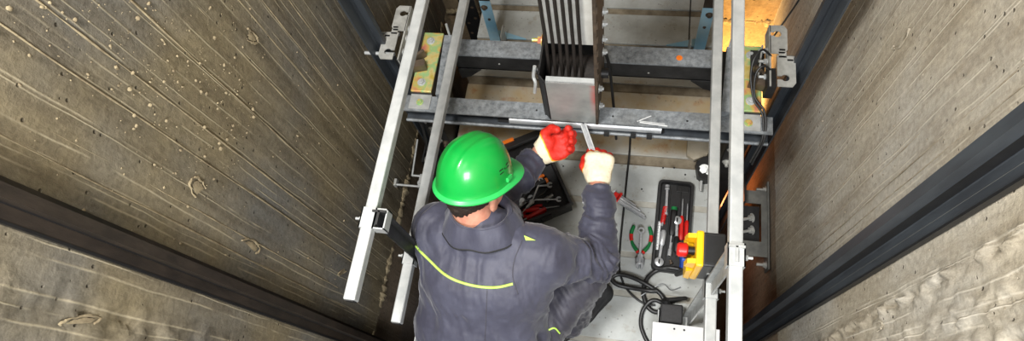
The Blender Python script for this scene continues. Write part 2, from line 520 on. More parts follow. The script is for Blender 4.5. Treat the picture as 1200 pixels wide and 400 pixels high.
# mortar crumbs and smears stuck on the walls
def crumbs(name, X, sgn, n, yz, m, parent, seed, r0=.003, r1=.011):
    r = random.Random(seed); mb = MB()
    ico = bmesh.new(); bmesh.ops.create_icosphere(ico, subdivisions=1, radius=1); ico.verts.index_update()
    iv = [v.co.copy() for v in ico.verts]; jf = [tuple(v.index for v in f.verts) for f in ico.faces]; ico.free()
    for i in range(n):
        y, z = yz(r)
        s = r0 + (r1 - r0) * r.random() ** 5
        e = V((s * .8, s * r.uniform(.7, 1.3), s * r.uniform(.7, 1.5)))
        mb.add([(X + sgn * (.002 + v.x * e.x * r.uniform(.75, 1.2)), y + v.y * e.y * r.uniform(.8, 1.2), z + v.z * e.z) for v in iv], jf, True)
    o = mb.build(name, m, parent); o['kind'] = 'stuff'; return o
def yzl(r):
    if r.random() < .75:
        k = r.gauss(0, 1)
        return (.52 + .34 * (r.random()) + .1 * k, 1.95 - .9 * r.random())
    return (r.uniform(.27, 1.1), r.uniform(.2, 2.1))
crumbs('mortar_crumbs', XL, 1, 620, yzl, M['mortar'], wl, 3, .0014, .0058)
crumbs('mortar_crumbs', XR, -1, 160, lambda r: (r.uniform(.2, 1.2), r.uniform(.2, 1.6)), M['mortar_pale'], wr, 4, .0015, .0045)
def smear(X, sgn, y, z, ry, rz, m, parent, seed, tilt=0.):
    r = random.Random(seed); mb = MB(); pts = []
    for i in range(22):
        a = 2 * PI * i / 22 * .62 + seed
        k = 1 + r.uniform(-.12, .12)
        dy, dz = ry * math.cos(a) * k, rz * math.sin(a) * k
        pts.append((X + sgn * .003, y + dy * math.cos(tilt) - dz * math.sin(tilt), z + dy * math.sin(tilt) + dz * math.cos(tilt)))
    mb.tube(pts, [.0010 + .0026 * abs(math.sin(i * .37 + seed)) for i in range(22)], 7)
    # thin flake inside
    c = [(X + sgn * .0035, p[1] * .7 + y * .3, p[2] * .7 + z * .3) for p in pts]
    mb.add([(X + sgn * .006, y, z)] + c, [(0, i + 1, (i + 1) % 22 + 1) for i in range(22)], True)
    return mb.build('mortar_smear', m, parent)
for (u, v, ry, rz, tl) in ((292, 42, .016, .04, .2), (232, 222, .022, .045, -.3), (293, 289, .02, .05, 0), (92, 378, .012, .05, .3), (402, 318, .008, .05, .5)):
    p = onx(u, v, XL); smear(XL, 1, p.y, p.z, ry, rz, M['mortar'], wl, u, tl)
for (u, v, ry, rz, tl) in ((1057, 46, .018, .05, .1), (1030, 383, .012, .03, 0)):
    p = onx(u, v, XR); smear(XR, -1, p.y, p.z, ry, rz, M['mortar_pale'], wr, u, tl)
# long pale fins of grout squeezed between the shutter boards (ridges, vertical)
def fin(X, sgn, y, z0, z1, r, m, parent, seed):
    rr = random.Random(seed); pts = []; n = 40; dy = 0
    for i in range(n + 1):
        dy += rr.uniform(-.0010, .0010)
        pts.append((X + sgn * .0005, y + dy, z0 + (z1 - z0) * i / n))
    mb = MB(); mb.tube(pts, [r * .8 * rr.uniform(.35, 1.2) for _ in pts], 6)
    return mb.build('grout_fin', m, parent)
for i, (y, a, b) in enumerate(((.335, -.1, 2.3), (.395, .2, 2.3), (.52, -.2, 2.2), (.60, .3, 2.4), (.74, -.1, 1.7), (.86, 0, 2.0), (.98, -.2, 1.5), (1.06, .1, 1.6), (1.15, -.2, 1.2))):
    fin(XL, 1, y, a, b, .003, M['mortar'], wl, i)
for i, (y, a, b) in enumerate(((.70, -.1, 1.6), (.74, .1, 1.7), (.79, .0, 1.5), (.87, .2, 1.5), (.97, -.1, 1.2), (1.03, .1, 1.2))):
    fin(XR, -1, y, a, b, .0022, M['mortar_pale'], wr, i + 20)

# ------------------------------------------------------------------ rails on the shaft walls
def t_rail(name, label, cat, xb, sgn, yc, half, depth, z0, z1, m, nose=.010, web=.0045, group=None, flange_t=.010, grooved=False):
    """T-section lift rail; flange at xb, blade reaching depth towards the car (sgn)"""
    prof = [(0, -half), (0, half), (flange_t * .7, half), (flange_t, half * .25), (flange_t + .004, web), (depth * .52, web), (depth * .58, nose),
            (depth, nose), (depth, -nose), (depth * .58, -nose), (depth * .52, -web), (flange_t + .004, -web), (flange_t, -half * .25), (flange_t * .7, -half)]
    mb = MB()
    vs = [(xb + sgn * a, yc + b, z0) for a, b in prof] + [(xb + sgn * a, yc + b, z1) for a, b in prof]
    n = len(prof)
    mb.add(vs, [tuple(range(n)), tuple(range(n, 2 * n))] + [(i, (i + 1) % n, n + (i + 1) % n, n + i) for i in range(n)])
    root = thing(name, label, cat, (xb, yc, z0), group)
    mb.build('rail', m, root)
    if grooved:  # black groove strip fills the undercut and stands for its shade
        f = 1 if sgn < 0 else -1
        for nm, xa, xe, ya, ye, mm in (('groove', flange_t + .003, depth * .58, yc - nose + .002, yc - web, M['black']), ('flange_edge', -.006, flange_t * .9, yc - half - .006, yc - half, M['black']),
                                       ('wear_line', flange_t * .80, flange_t * .86, yc - half * .62, yc - half * .57, M['steel_mid'] if sgn < 0 else m)):
            q = MB(); q.span((xb + sgn * xa, ya, z0), (xb + sgn * xe, ye, z1)); q.build(nm, mm, root)
    return root
def wall_clip(root, xw, xb, yc, half, z, mt, m2):
    mb = MB(); s = 1 if xb > xw else -1
    mb.span((xw, yc - half - .05, z - .03), (xw + s * .008, yc + half + .05, z + .03))
    mb.span((xw, yc - half - .03, z - .004), (xb, yc + half + .03, z + .004))
    mb.build('wall_bracket', mt, root)
lr = t_rail('guide_rail', 'dark steel T-section car guide rail running down the left wall behind the zinc bracket', 'rail', -1.03, 1, 1.311, .065, .045, Z0, Z1, M['rail_dark'])
rr_ = t_rail('guide_rail', 'dark steel T-section car guide rail running down the right wall behind the zinc bracket', 'rail', .59, -1, 1.312, .065, .045, Z0, Z1, M['rail_dark'])
for z in (-1.9, 2.9):
    wall_clip(lr, XL, -1.03, 1.311, .065, z, M['steel_dark'], None)
    wall_clip(rr_, XR, .59, 1.312, .065, z, M['steel_dark'], None)
cl = t_rail('counterweight_rail', 'brown-black narrow rail crossing the lower left concrete wall', 'rail', XL + .012, 1, .236, .036, .07, Z0, Z1, M['rail_brown'], .012, .005, grooved=True)
cr = t_rail('counterweight_rail', 'dark grey grooved rail crossing the lower right concrete wall', 'rail', XR - .012, -1, .578, .055, .07, Z0, Z1, M['rail_dark'], .014, .005, grooved=True)
for root, xa, xb_, yc, half in ((cl, XL, XL + .012, .236, .036), (cr, XR, XR - .012, .578, .055)):
    wall_clip(root, xa, xb_, yc, half, -1.8, M['steel_dark'], None); wall_clip(root, xa, xb_, yc, half, 2.9, M['steel_dark'], None)

# lower bracket carrying the right guide rail, lit from below
def rail_bracket(label, xw, s, ya, yb, z, mt, dark, length):
    root = thing('rail_bracket', label, 'bracket', (xw, (ya + yb) / 2, z))
    mb = MB()
    # horizontal plate with a cut-out
    xa, xe = xw, xw + s * length
    yc0, yc1 = ya + (yb - ya) * .22, yb - (yb - ya) * .2
    xc0, xc1 = xw + s * length * .28, xe
    mb.span((xa, ya, z - .006), (xc0, yb, z)); mb.span((xc0, ya, z - .006), (xe, yc0, z)); mb.span((xc0, yc1, z - .006), (xe, yb, z))
    mb.build('plate', mt, root)
    mb = MB(); mb.span((xa, ya - .06, z - .07), (xa + s * .008, yb + .05, z + .012)); mb.build('wall_flange', mt, root)
    mb = MB(); mb.span((xc0, yc0, z - .05), (xe, yc1, z - .045)); mb.build('web_plate', dark, root)
    for k in (.35, .68):
        y = yc0 + (yc1 - yc0) * k
        mb = MB(); p = V((xc0 + s * .035, y, z - .04)); mb.hexbolt(p, (s * .9, -.25, .3), .016, .014); mb.cyl(p, p + V((s * .075, -.03, .028)), .008, 10)
        mb.build('bolt', M['zinc_dull'], root)
    for y in (ya - .03, yb + .02):
        mb = MB(); mb.hexbolt((xa + s * .008, y, z - .03), (s, 0, 0), .014, .012, .03); mb.build('bolt', M['zinc_dull'], root)
    mb = MB(); mb.span((xe - s * .01, yc1 - .01, z - .2), (xe, yb + .1, z + .05)); mb.build('rail_clamp', dark, root)
    return root
rail_bracket('grey steel bracket with two bolts below the right guide rail, on the brown wall', XR, -1, .895, 1.235, -.46, M['steel_mid'], M['steel_dark'], .125)
rail_bracket('dark steel bracket low on the left wall, behind the yellow zinc plate', XL, 1, 1.30, 1.66, -.46, M['steel_dark'], M['black'], .26)
# ------------------------------------------------------------------ elevator car roof
RXL, RXR, RY0, RY1 = -.805, .372, -.10, 2.06
roof = thing('car_roof', 'pale grey sheet-metal lift car roof with cross seams that the worker crouches on', 'car roof', (-.21, 1, 0))
seams = [(-.02, .022, 1), (.155, .022, 1), (.345, .024, 1), (.547, .026, 1), (.714, .026, 1), (.943, .028, 1), (1.15, .05, 0), (1.33, .04, 0), (1.517, .05, 0), (1.745, .04, 0), (1.955, .04, 0)]
mb = MB(); mb.span((RXL, RY0, -.05), (RXR, RY1, -.012)); mb.build('roof_deck', M['groove'], roof)
edges = [RY0] + [v for y, w, k in seams for v in (y - w / 2, y + w / 2)] + [RY1]
for i in range(0, len(edges), 2):
    mb = MB(); mb.box(((RXL + RXR) / 2, (edges[i] + edges[i + 1]) / 2, -.006), (RXR - RXL, edges[i + 1] - edges[i], .012), None, .0015)
    mb.build('roof_panel', M['roof'], roof)
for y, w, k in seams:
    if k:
        mb = MB(); mb.span((RXL, y - w / 2, -.0119), (RXR, y + w / 2, -.004)); mb.build('seam_strip', M['groove_lit'], roof)
mb = MB(); mb.span((.235, 1.60, -.001), (.241, 2.06, .0012)); mb.span((-.31, 1.77, -.001), (-.307, 2.06, .001)); mb.build('lap_joint', M['steel_dark'], roof)
mb = MB(); mb.span((RXR - .004, .62, -.05), (RXR, 1.09, .045)); mb.build('kick_plate', M['galv'], roof)
mb = MB(); mb.span((RXL, .2, -.05), (RXL + .004, 1.0, .045)); mb.build('kick_plate', M['galv'], roof)
mb = MB(); mb.span((RXL + .01, -.08, -1.9), (RXR - .01, RY1 - .02, -.05)); mb.build('car_body', M['steel_dark'], roof)
# small dark dents on the sheet: rivets
mb = MB()
for (u, v) in ((803, 205), (752, 222), (660, 195), (700, 250), (777, 197), (736, 238), (790, 197)):
    p = on(u, v, 0); mb.tube([(p.x, p.y, 0), (p.x, p.y, .002)], .004, 10)
mb.build('rivets', M['steel_dark'], roof)

# ------------------------------------------------------------------ crosshead: two channels
def channel(name, label, y0, y1, x0, x1, zt, zb, open_front, m):
    root = thing(name, label, 'beam', ((x0 + x1) / 2, (y0 + y1) / 2, zb))
    t = .007
    mb = MB()
    web = (y1 - t, y1) if open_front else (y0, y0 + t)
    mb.span((x0, y0, zt - t), (x1, y1, zt)); mb.build('top_flange', m, root)
    mb = MB(); mb.span((x0, web[0], zb), (x1, web[1], zt - t)); mb.build('web', M['steel_dark'], root)  # dark web colour paints the shadow inside the channel
    mb = MB(); mb.span((x0, y0, zb), (x1, y1, zb + t)); mb.build('bottom_flange', M['rail_dark'] if open_front else M['steel_dark'], root)
    return root
fb = channel('crosshead_beam', 'long spangled steel channel beam nearest the worker, with the grey pipe lying in it', 1.068, 1.137, -.90, .497, .50, .415, True, M['beam'])
# rounded lower lip
mb = MB(); mb.cyl((-.90, 1.068, .419), (.497, 1.068, .419), .007, 12); mb.build('lip', M['beam'], fb)
mb = MB()
for x, y in ((-.36, 1.105), (-.07, 1.10), (.2, 1.10), (.31, 1.10)):
    mb.cyl((x, y, .4995), (x, y, .5008), .004, 10)
mb.build('bolt_hole', M['black'], fb)
mb = MB()   # chalk mark: an open wedge drawn on the flange
zc = .5006
mb.bar((.03, 1.082, zc), (.13, 1.074, zc), .004, .0006); mb.bar((.02, 1.085, zc), (.07, 1.112, zc), .003, .0006); mb.bar((.02, 1.088, zc), (.12, 1.082, zc), .002, .0006)
mb.build('chalk_mark', M['white_paint'], fb)
rb = channel('crosshead_beam', 'spangled steel channel beam behind the first, with a tall dark front face', 1.335, 1.412, -.735, .315, .50, .40, False, M['beam'])
for s, x in ((1, -.735), (-1, .315)):
    mb = MB(); mb.prism([(0, 0), (s * .10, 0), (s * .045, -.055), (0, -.075)] if s > 0 else [(0, 0), (0, -.075), (-.045, -.055), (-.10, 0)], (x, 1.335, .402), (1, 0, 0), (0, 0, 1), .006)
    mb.build('gusset', M['steel_dark'], rb)
mb = MB(); mb.cyl((.16, 1.37, .4995), (.16, 1.37, .5006), .012, 12); mb.build('rust_spot', M['orange'], rb)
mb = MB(); mb.cyl((-.55, 1.334, .45), (-.55, 1.332, .45), .004, 8); mb.cyl((.05, 1.334, .44), (.05, 1.332, .44), .004, 8); mb.build('bolt_hole', M['zinc_dull'], rb)

# pipe lying in the front channel
pp = thing('lamp_tube', 'shiny metal tube lying along the front channel beam, right of the steel box', 'tube', (-.18, 1.085, .43))
mb = MB(); mb.cyl((-.47, 1.088, .446), (.112, 1.088, .446), .0185, 20); mb.build('tube', M['chrome'], pp)
mb = MB(); mb.span((-.52, 1.082, .424), (.124, 1.106, .432)); mb.build('mounting_strip', M['steel_dark'], pp)
for x in (-.1, .0, .06):
    mb = MB(); mb.span((x, 1.05, .426), (x + .02, 1.062, .446)); mb.build('clip', M['steel_dark'], pp)

# upright stiles of the car frame
def stile(label, x0, x1, s):
    root = thing('frame_upright', label, 'upright', ((x0 + x1) / 2, 1.24, -1.9))
    mb = MB(); mb.span((x0, 1.14, -1.9), (x0 + .008, 1.335, .44)); mb.span((x1 - .008, 1.14, -1.9), (x1, 1.335, .44)); mb.span((x0, 1.33, -1.9), (x1, 1.337, .44))
    mb.span((x0, 1.139, -1.9), (x1, 1.147, .44))
    mb.build('channel', M['steel_dark'], root)
    for i, (x, z) in enumerate(((.3, .30), (.72, .30), (.3, .2), (.72, .2), (.3, .08), (.72, .06))):
        mb = MB(); mb.hexbolt((x0 + (x1 - x0) * x, 1.139, z), (0, -1, 0), .012, .01, .012); mb.build('bolt', M['rust_brown'] if i % 2 else M['zinc_dull'], root)
    return root
stile('dark bolted steel upright under the left end of the beams', -.885, -.815, -1)
stile('dark bolted steel upright under the right end of the beams', .385, .462, 1)

# ------------------------------------------------------------------ guide shoes at the beam ends
def guide_shoe(label, xc, s):
    """s = +1: rail lies towards +X"""
    root = thing('guide_shoe', label, 'guide shoe', (xc, 1.27, .5))
    w = .085
    mb = MB(); mb.box((xc, 1.283, .518), (w, .278, .012), None, .003); mb.build('zinc_plate', M['irid'], root)
    for y in (1.185, 1.38):
        mb = MB(); mb.hexbolt((xc + s * .004, y, .524), (0, 0, 1), .0115, .009, .004); mb.build('bolt', M['galv_bright'], root)
    # seat between beams under the plate
    mb = MB(); mb.span((xc - w / 2 - .004, 1.14, .44), (xc + w / 2, 1.335, .512)); mb.build('seat_block', M['steel_dark'], root)
    mb = MB(); mb.span((xc - w / 2, 1.075, .50), (xc + w / 2 + .0, 1.14, .506)); mb.build('foot', M['galv'], root)
    mb = MB(); mb.hexbolt((xc, 1.105, .506), (0, 0, 1), .01, .008); mb.build('bolt', M['irid'], root)
    # upright shoe bracket: V-shaped brown angle pointing at the rail
    mb = MB()
    mb.bar((xc - s * .005, 1.255, .545), (xc + s * .07, 1.235, .545), .03, .04); mb.bar((xc + s * .01, 1.31, .545), (xc + s * .07, 1.25, .545), .012, .045)
    mb.build('shoe_arm', M['rust_brown'], root)
    mb = MB(); mb.span((min(xc + s * .045, xc + s * .075), 1.2, .524), (max(xc + s * .045, xc + s * .075), 1.28, .6)); mb.build('shoe_body', M['steel_dark'], root)
    # dark grey angle bar on the inner side
    xi = xc - s * .073
    mb = MB(); mb.bar((xi - s * .012, 1.125, .525), (xi + s * .004, 1.40, .525), .03, .035); mb.build('angle_bar', M['beam'], root)
    mb = MB(); mb.bar((xi - s * .03, 1.15, .512), (xi - s * .018, 1.39, .512), .012, .03); mb.build('angle_bar', M['black'], root)
    mb = MB(); mb.cyl((xi - s * .002, 1.40, .53), (xi - s * .0, 1.412, .60), .005, 8); mb.build('stud', M['galv'], root)
    return root
guide_shoe('yellow zinc plate guide shoe bolted on the left end of the beams', -.828, -1)
guide_shoe('yellow zinc plate guide shoe bolted on the right end of the beams, with black cables', .412, 1)

# sheet-metal rail brackets with two keyholes (S-shaped outline)
def keyhole_plate(label, ox, oy, s, z):
    root = thing('keyhole_bracket', label, 'bracket', (ox, oy, z))
    # outline in (x, y) metres, s mirrors; two lobes joined by a narrow waist
    def slot(xc, yc, xedge, r):
        """circle hole opened to xedge"""
        pts = []
        for k in range(13):
            a = math.radians(35 + 290 * k / 12)
            pts.append((xc + r * math.cos(a), yc + r * math.sin(a)))
        return pts
    def lobe(y0, y1, x0, x1, holey, cut):
        # polygon going round, with the keyhole notched in from the x1 side
        sl = slot((x0 + x1) / 2 + .004, holey, x1, .014)
        top = sl[0][1]; bot = sl[-1][1]
        poly = [(x0, y0 + cut), (x0 + cut * .7, y0), (x1, y0), (x1, bot)] + sl[::-1] + [(x1, top), (x1, y1), (x0 + cut * .7, y1), (x0, y1 - cut)]
        return poly
    mb = MB()
    for poly in (lobe(.0, .125, .0, .062, .035, .016), lobe(.135, .255, .026, .085, .218, .016)):
        pl = [(ox + s * -a, oy + b) for a, b in poly]
        pl = [(a - ox, b - oy) for a, b in pl]
        if s > 0: pl = pl[::-1]
        mb.prism(pl, (ox, oy, z), (1, 0, 0), (0, 1, 0), .005)
    # waist
    xs = sorted((ox - s * .030, ox - s * .056)); mb.span((xs[0], oy + .118, z), (xs[1], oy + .142, z + .005))
    pl = mb.build('plate', M['zinc_dull'], root)
    for a, b in ((.018, .108), (.044, .150)):
        mb = MB(); mb.box((ox - s * a, oy + b, z + .0055), (.020, .007, .001)); mb.build('slot', M['black'], root)
    xs = sorted((ox - s * .0, ox - s * -.004)); 
    return root
def lubricator(label, xin, s, y0, z):
    """xin: edge of the plate nearest the car; s=+1 rail on +X"""
    root = keyhole_plate(label, xin + s * .088, y0, s, z)
    # folded inner flange
    xa, xb = sorted((xin, xin + s * .006))
    mb = MB(); mb.span((xa, y0 + .0, z - .06), (xb, y0 + .255, z + .005)); mb.build('flange', M['zinc_dull'], root)
    for k, y in enumerate((y0 + .055, y0 + .12, y0 + .165)):
        mb = MB(); mb.hexbolt((xin, y, z - .028), (-s, 0, 0), .0105, .010, .018); mb.build('bolt', M['galv_bright'], root)
    for y in (y0 + .035, y0 + .13):
        if s > 0 and y < y0 + .1: continue
        mb = MB(); mb.cyl((xin + s * .03, y, z - .014), (xin + s * .155, y, z - .014), .0075, 12); mb.build('stud', M['galv_bright'], root)
    mb = MB(); mb.cyl((xin - s * .028, y0 + .05, z - .045), (xin - s * .012, y0 + .20, z - .045), .0035, 8); mb.build('wire', M['galv'], root)
    mb = MB(); mb.span((min(xin - s * .05, xin), y0 + .07, z - .07), (max(xin - s * .05, xin), y0 + .19, z - .064)); mb.build('base', M['steel_dark'], root)
    return root
lubricator('bent zinc bracket with two keyholes and two studs beside the left rail', -.915, -1, 1.235, .60)
lubricator('bent zinc bracket with two keyholes and one stud beside the right rail', .463, 1, 1.205, .60)

# ------------------------------------------------------------------ rope sheave box and hoist ropes
SX0, SX1 = -.324, -.124
sv = thing('sheave_box', 'tall steel box around the rope sheave at the middle of the beams, with polished front', 'sheave housing', (-.21, 1.2, .5))
mb = MB(); mb.span((-.295, 1.058, .518), (SX1 - .006, 1.064, .795)); mb.build('front_plate', M['boxplate'], sv)
mb = MB(); mb.span((-.295, 1.058, .789), (SX1 - .006, 1.082, .795)); mb.build('front_lip', M['galv_bright'], sv)
mb = MB(); mb.span((SX1 - .006, 1.058, .505), (SX1 + .004, 1.30, 1.45)); mb.build('side_plate', M['rust_brown'], sv)
mb = MB(); mb.span((SX0, 1.085, .505), (SX0 + .006, 1.30, .80)); mb.bar((-.298, 1.061, .655), (SX0 + .003, 1.087, .655), .005, .27); mb.build('side_plate', M['steel_dark'], sv)
mb = MB(); mb.span((SX0 + .016, 1.228, .772), (SX1 - .006, 1.234, 1.45)); mb.build('back_plate', M['guard_white'], sv)
mb = MB(); mb.span((SX0 + .006, 1.29, .505), (SX1 - .006, 1.298, .79)); mb.build('inner_shade_plate', M['black'], sv)  # black sheet standing for the shaded inside of the box
mb = MB(); mb.tube([(SX0 + .012, 1.20, .625), (SX1 - .012, 1.20, .625)], .072, 32); wheel = mb.build('sheave_wheel', M['rope'], sv)
mb = MB(); mb.cyl((SX0 - .03, 1.19, .655), (SX1 + .03, 1.19, .655), .018, 16); mb.build('axle', M['steel_dark'], sv)
for y, z in ((1.12, .545), (1.11, .56), (1.25, .70), (1.25, .78), (1.10, .70), (1.26, .92), (1.255, .86), (1.25, 1.05)):
    mb = MB(); mb.hexbolt((SX1 + .004, y, z), (1, 0, 0), .011, .010, .005); mb.build('bolt', M['galv_bright'], sv)
for k in range(7):
    mb = MB(); mb.span((SX1 - .001, 1.06, .82 + k * .07), (SX1 + .008, 1.068, .85 + k * .07)); mb.build('guide_tab', M['rust_brown'], sv)
mb = MB(); mb.hexbolt((SX0, 1.22, .80), (-1, 0, 0), .014, .014, .02); mb.build('bolt', M['irid'], sv)
mb = MB(); mb.tube(spline([(SX0 - .006, 1.09, .84), (SX0 - .012, 1.075, .80), (SX0 - .006, 1.062, .78), (SX0 - .014, 1.058, .72)]), .006, 8); mb.build('hook', M['galv_bright'], sv)
for k in range(6):
    x = -.311 + k * .0234
    mb = MB(); mb.tube([(x + .013, 1.135, .60), (x + .010, 1.15, .67), (x + .002, 1.205, .80), (x, 1.212, .86), (x, 1.212, 3.7)], .0062, 8)
    o = mb.build('hoist_rope', M['rope'])
    tag(o, 'dark steel hoist rope rising from the sheave box, ' + ('leftmost of the row' if k == 0 else 'rightmost of the row' if k == 5 else '%s from the left' % ['', 'second', 'third', 'fourth', 'fifth'][k]), 'rope', 'hoist ropes in the sheave box')

# ------------------------------------------------------------------ safety railings
def railing(label, x, y0t, y0m, y1, s, post_dark):
    root = thing('safety_railing', label, 'railing', (x, 1.0, 0))
    w = .034
    for nm, z, y0 in (('top_rail', 1.0, y0t), ('mid_rail', .60, y0m)):
        mb = MB(); mb.box((x, (y0 + y1) / 2, z), (w, y1 - y0, w), None, .004); r = mb.build(nm, M['galv_bright'], root)
        mb = MB(); mb.box((x, y0 - .001, z), (w * .8, .003, w * .8)); mb.build('end_cap', M['black'], r)
    for k, y in enumerate((.462, 1.74)):
        xo = x - s * .032 if s < 0 else x
        if k == 0:
            mb = MB(); mb.span((xo - .003 if s < 0 else xo - .003, y - .02, 0), (xo + .003, y + .02, 1.03)); mb.span((xo - .02, y + .016, 0), (xo + .02, y + .022, 1.03))
            mb.build('post', post_dark, root)
            mb = MB(); mb.box((xo, y, .003), (.08, .056, .006)); mb.build('foot_plate', M['galv'], root)
            for z in (1.0, .60):
                mb = MB(); mb.span((x - w / 2 - .005, y - .03, z - .022), (x - w / 2 - .001, y + .03, z + .022)); mb.span((x + w / 2 + .001, y - .03, z - .022), (x + w / 2 + .005, y + .03, z + .022))
                mb.span((x - w / 2 - .005, y - .03, z + .018), (x + w / 2 + .005, y + .03, z + .022))
                if z > .8 and s < 0:
                    mb.span((x - s * .020, y + .026, z - .02), (x - s * .054, y + .03, z + .02)); mb.span((x - s * .02, y - .03, z - .02), (x - s * .054, y - .026, z + .02)); mb.span((x - s * .050, y - .03, z - .02), (x - s * .054, y + .03, z + .02))
                mb.build('clamp', M['galv_bright'], root)
                mb = MB(); mb.hexbolt((x + s * (w / 2 + .005), y, z), (s, 0, 0), .008, .007, .012); mb.build('bolt', M['galv'], root)
        else:
            mb = MB(); mb.span((x - .024, y - .004, .30), (x + .024, y + .0, 1.02)); mb.span((x + s * .02, y - .004, .30), (x + s * .024, y + .04, 1.02)); mb.build('post', M['rail_brown'], root)
            mb = MB(); mb.span((x - .026, y - .008, .0), (x + .026, y - .004, .33)); mb.span((x + s * .022, y - .004, .0), (x + s * .026, y + .04, .33)); mb.build('post_base', M['blue_film'], root)
            mb = MB(); mb.hexbolt((x + s * .008, y - .008, .29), (0, -1, 0), .011, .009); mb.build('bolt', M['rust_brown'], root)
            mb = MB(); mb.hexbolt((x, y - .008, .20), (0, -1, 0), .005, .004); mb.build('screw', M['rust_brown'], root)
            mb = MB(); mb.prism([(0, 0), (-s * .15, 0), (-s * .15, .004), (0, .05)] if s < 0 else [(0, .05), (-s * .15, .004), (-s * .15, 0), (0, 0)], (x - s * .0, y + .02, 0.0), (1, 0, 0), (0, 1, 0), .006); mb.build('foot_plate', M['blue_film'], root)
            mb = MB(); mb.span((x - s * .045, y - .05, 0), (x - s * .050, y + .02, .12)); mb.build('gusset', M['galv'], root)
    return root
railing('white galvanised two-bar safety railing left of the worker, against the left wall', -.70, .232, .237, 1.82, -1, M['steel_dark'])
railing('white galvanised two-bar safety railing on the right, holding the yellow stop box', .284, -.02, -.02, 1.82, 1, M['galv'])
# ------------------------------------------------------------------ tools (built lengthwise along +X at the origin, resting on z = 0)
def P_combo(name, label, L, cat='spanner', group=None, m=None):
    m = m or M['tool']
    root = thing(name, label, cat, (0, 0, 0), group)
    w = L * .05; t = L * .026
    mb = MB(); mb.box((0, 0, t / 2 + .002), (L * .78, w, t), None, t * .3); mb.build('shank', m, root)
    # open jaw at +X
    R = L * .085; g = L * .055
    pts = []
    for k in range(17):
        a = math.radians(48 + (360 - 96) * k / 16); pts.append((L * .42 + R * math.cos(a), R * math.sin(a)))
    inner = [(L * .42 + R * .35 * math.cos(a) - R * .05, g * .5 * (1 if a > 0 else -1)) for a in (-.3, .3)]
    pts = pts + [(L * .42 + R * .75, -g * .55), (L * .42 - R * .25, -g * .55), (L * .42 - R * .5, 0), (L * .42 - R * .25, g * .55), (L * .42 + R * .75, g * .55)]
    mb = MB(); mb.prism(pts, (0, 0, .001), (1, 0, 0), (0, 1, 0), t * 1.4); mb.build('jaw', m, root)
    # ring at -X
    mb = MB(); n = 24; vs = []
    for k in range(n):
        a = 2 * PI * k / n; c, s = math.cos(a), math.sin(a)
        ri = L * .042 * (1 + .06 * math.cos(6 * a)); ro = L * .075
        for r, z in ((ri, 0.001), (ro, 0.001), (ro, t * 1.8), (ri, t * 1.8)): vs.append((-L * .43 + r * c, r * s, z))
    fs = [(4 * k + j, 4 * ((k + 1) % n) + j, 4 * ((k + 1) % n) + (j + 1) % 4, 4 * k + (j + 1) % 4) for k in range(n) for j in range(4)]
    mb.add(vs, fs, True); mb.build('ring', m, root)
    return root
def P_driver(name, label, L, hm, hl=.42, r=.012, cap=None, group=None, shaft=None):
    root = thing(name, label, 'screwdriver', (0, 0, 0), group)
    h = L * hl
    mb = MB(); n = 18; prof = [(0, .6), (.04, .92), (.3, 1.0), (.55, .86), (.8, .98), (.93, .8), (1, .5)]
    vs = []; fs = []
    for i, (t, k) in enumerate(prof):
        for j in range(n):
            a = 2 * PI * j / n; q = r * k * (1 + .07 * math.cos(6 * a))
            vs.append((-L / 2 + h * t, q * math.cos(a), r + q * math.sin(a)))
    for i in range(len(prof) - 1):
        for j in range(n): fs.append((i * n + j, i * n + (j + 1) % n, (i + 1) * n + (j + 1) % n, (i + 1) * n + j))
    fs += [tuple(range(n))[::-1], tuple(range((len(prof) - 1) * n, len(prof) * n))]
    mb.add(vs, fs, True); mb.build('handle', hm, root)
    if cap:
        mb = MB(); mb.tube([(-L / 2 - .001, 0, r), (-L / 2 + h * .1, 0, r)], r * 1.03, 16); mb.build('handle_cap', cap, root)
    mb = MB(); mb.tube([(-L / 2 + h * .98, 0, r), (L / 2 - .012, 0, r), (L / 2, 0, r)], [r * .28, r * .28, r * .12], 10); mb.build('shaft', shaft or M['tool'], root)
    return root
def P_pliers(name, label, L, hm, hm2, spread=.32, group=None):
    """jaws towards +X, handles towards -X"""
    root = thing(name, label, 'pliers', (0, 0, 0), group)
    for s in (-1, 1):
        pts = spline([(L * .20, 0, .009), (L * .10, s * L * .055, .009), (-L * .08, s * L * spread * .36, .009), (-L * .30, s * L * spread * .44, .009), (-L * .50, s * L * spread * .34, .009)], 6)
        n = len(pts); g = MB(); g.tube(pts[int(n * .22):], [.0072 + .0012 * math.sin(i * .5) for i in range(n - int(n * .22))], 10); hnd = g.build('handle', hm, root)
        if hm2:
            for a, b in ((.22, .34), (.58, .72)):
                q = MB(); q.tube(pts[int(n * a):int(n * b) + 1], .0082, 10); q.build('grip_band', hm2, hnd)
        j = MB(); j.tube([(L * .12, s * L * .035, .009), (L * .20, -s * .001, .009), (L * .26, s * L * .05, .009), (L * .36, s * L * .05, .009), (L * .47, s * .006, .009)], [.006, .011, .012, .009, .0035], 10)
        j.build('jaw', M['tool_grey'], root)
    q = MB(); q.tube([(L * .20, 0, .003), (L * .20, 0, .022)], .011, 14); q.build('pivot', M['tool'], root)
    return root
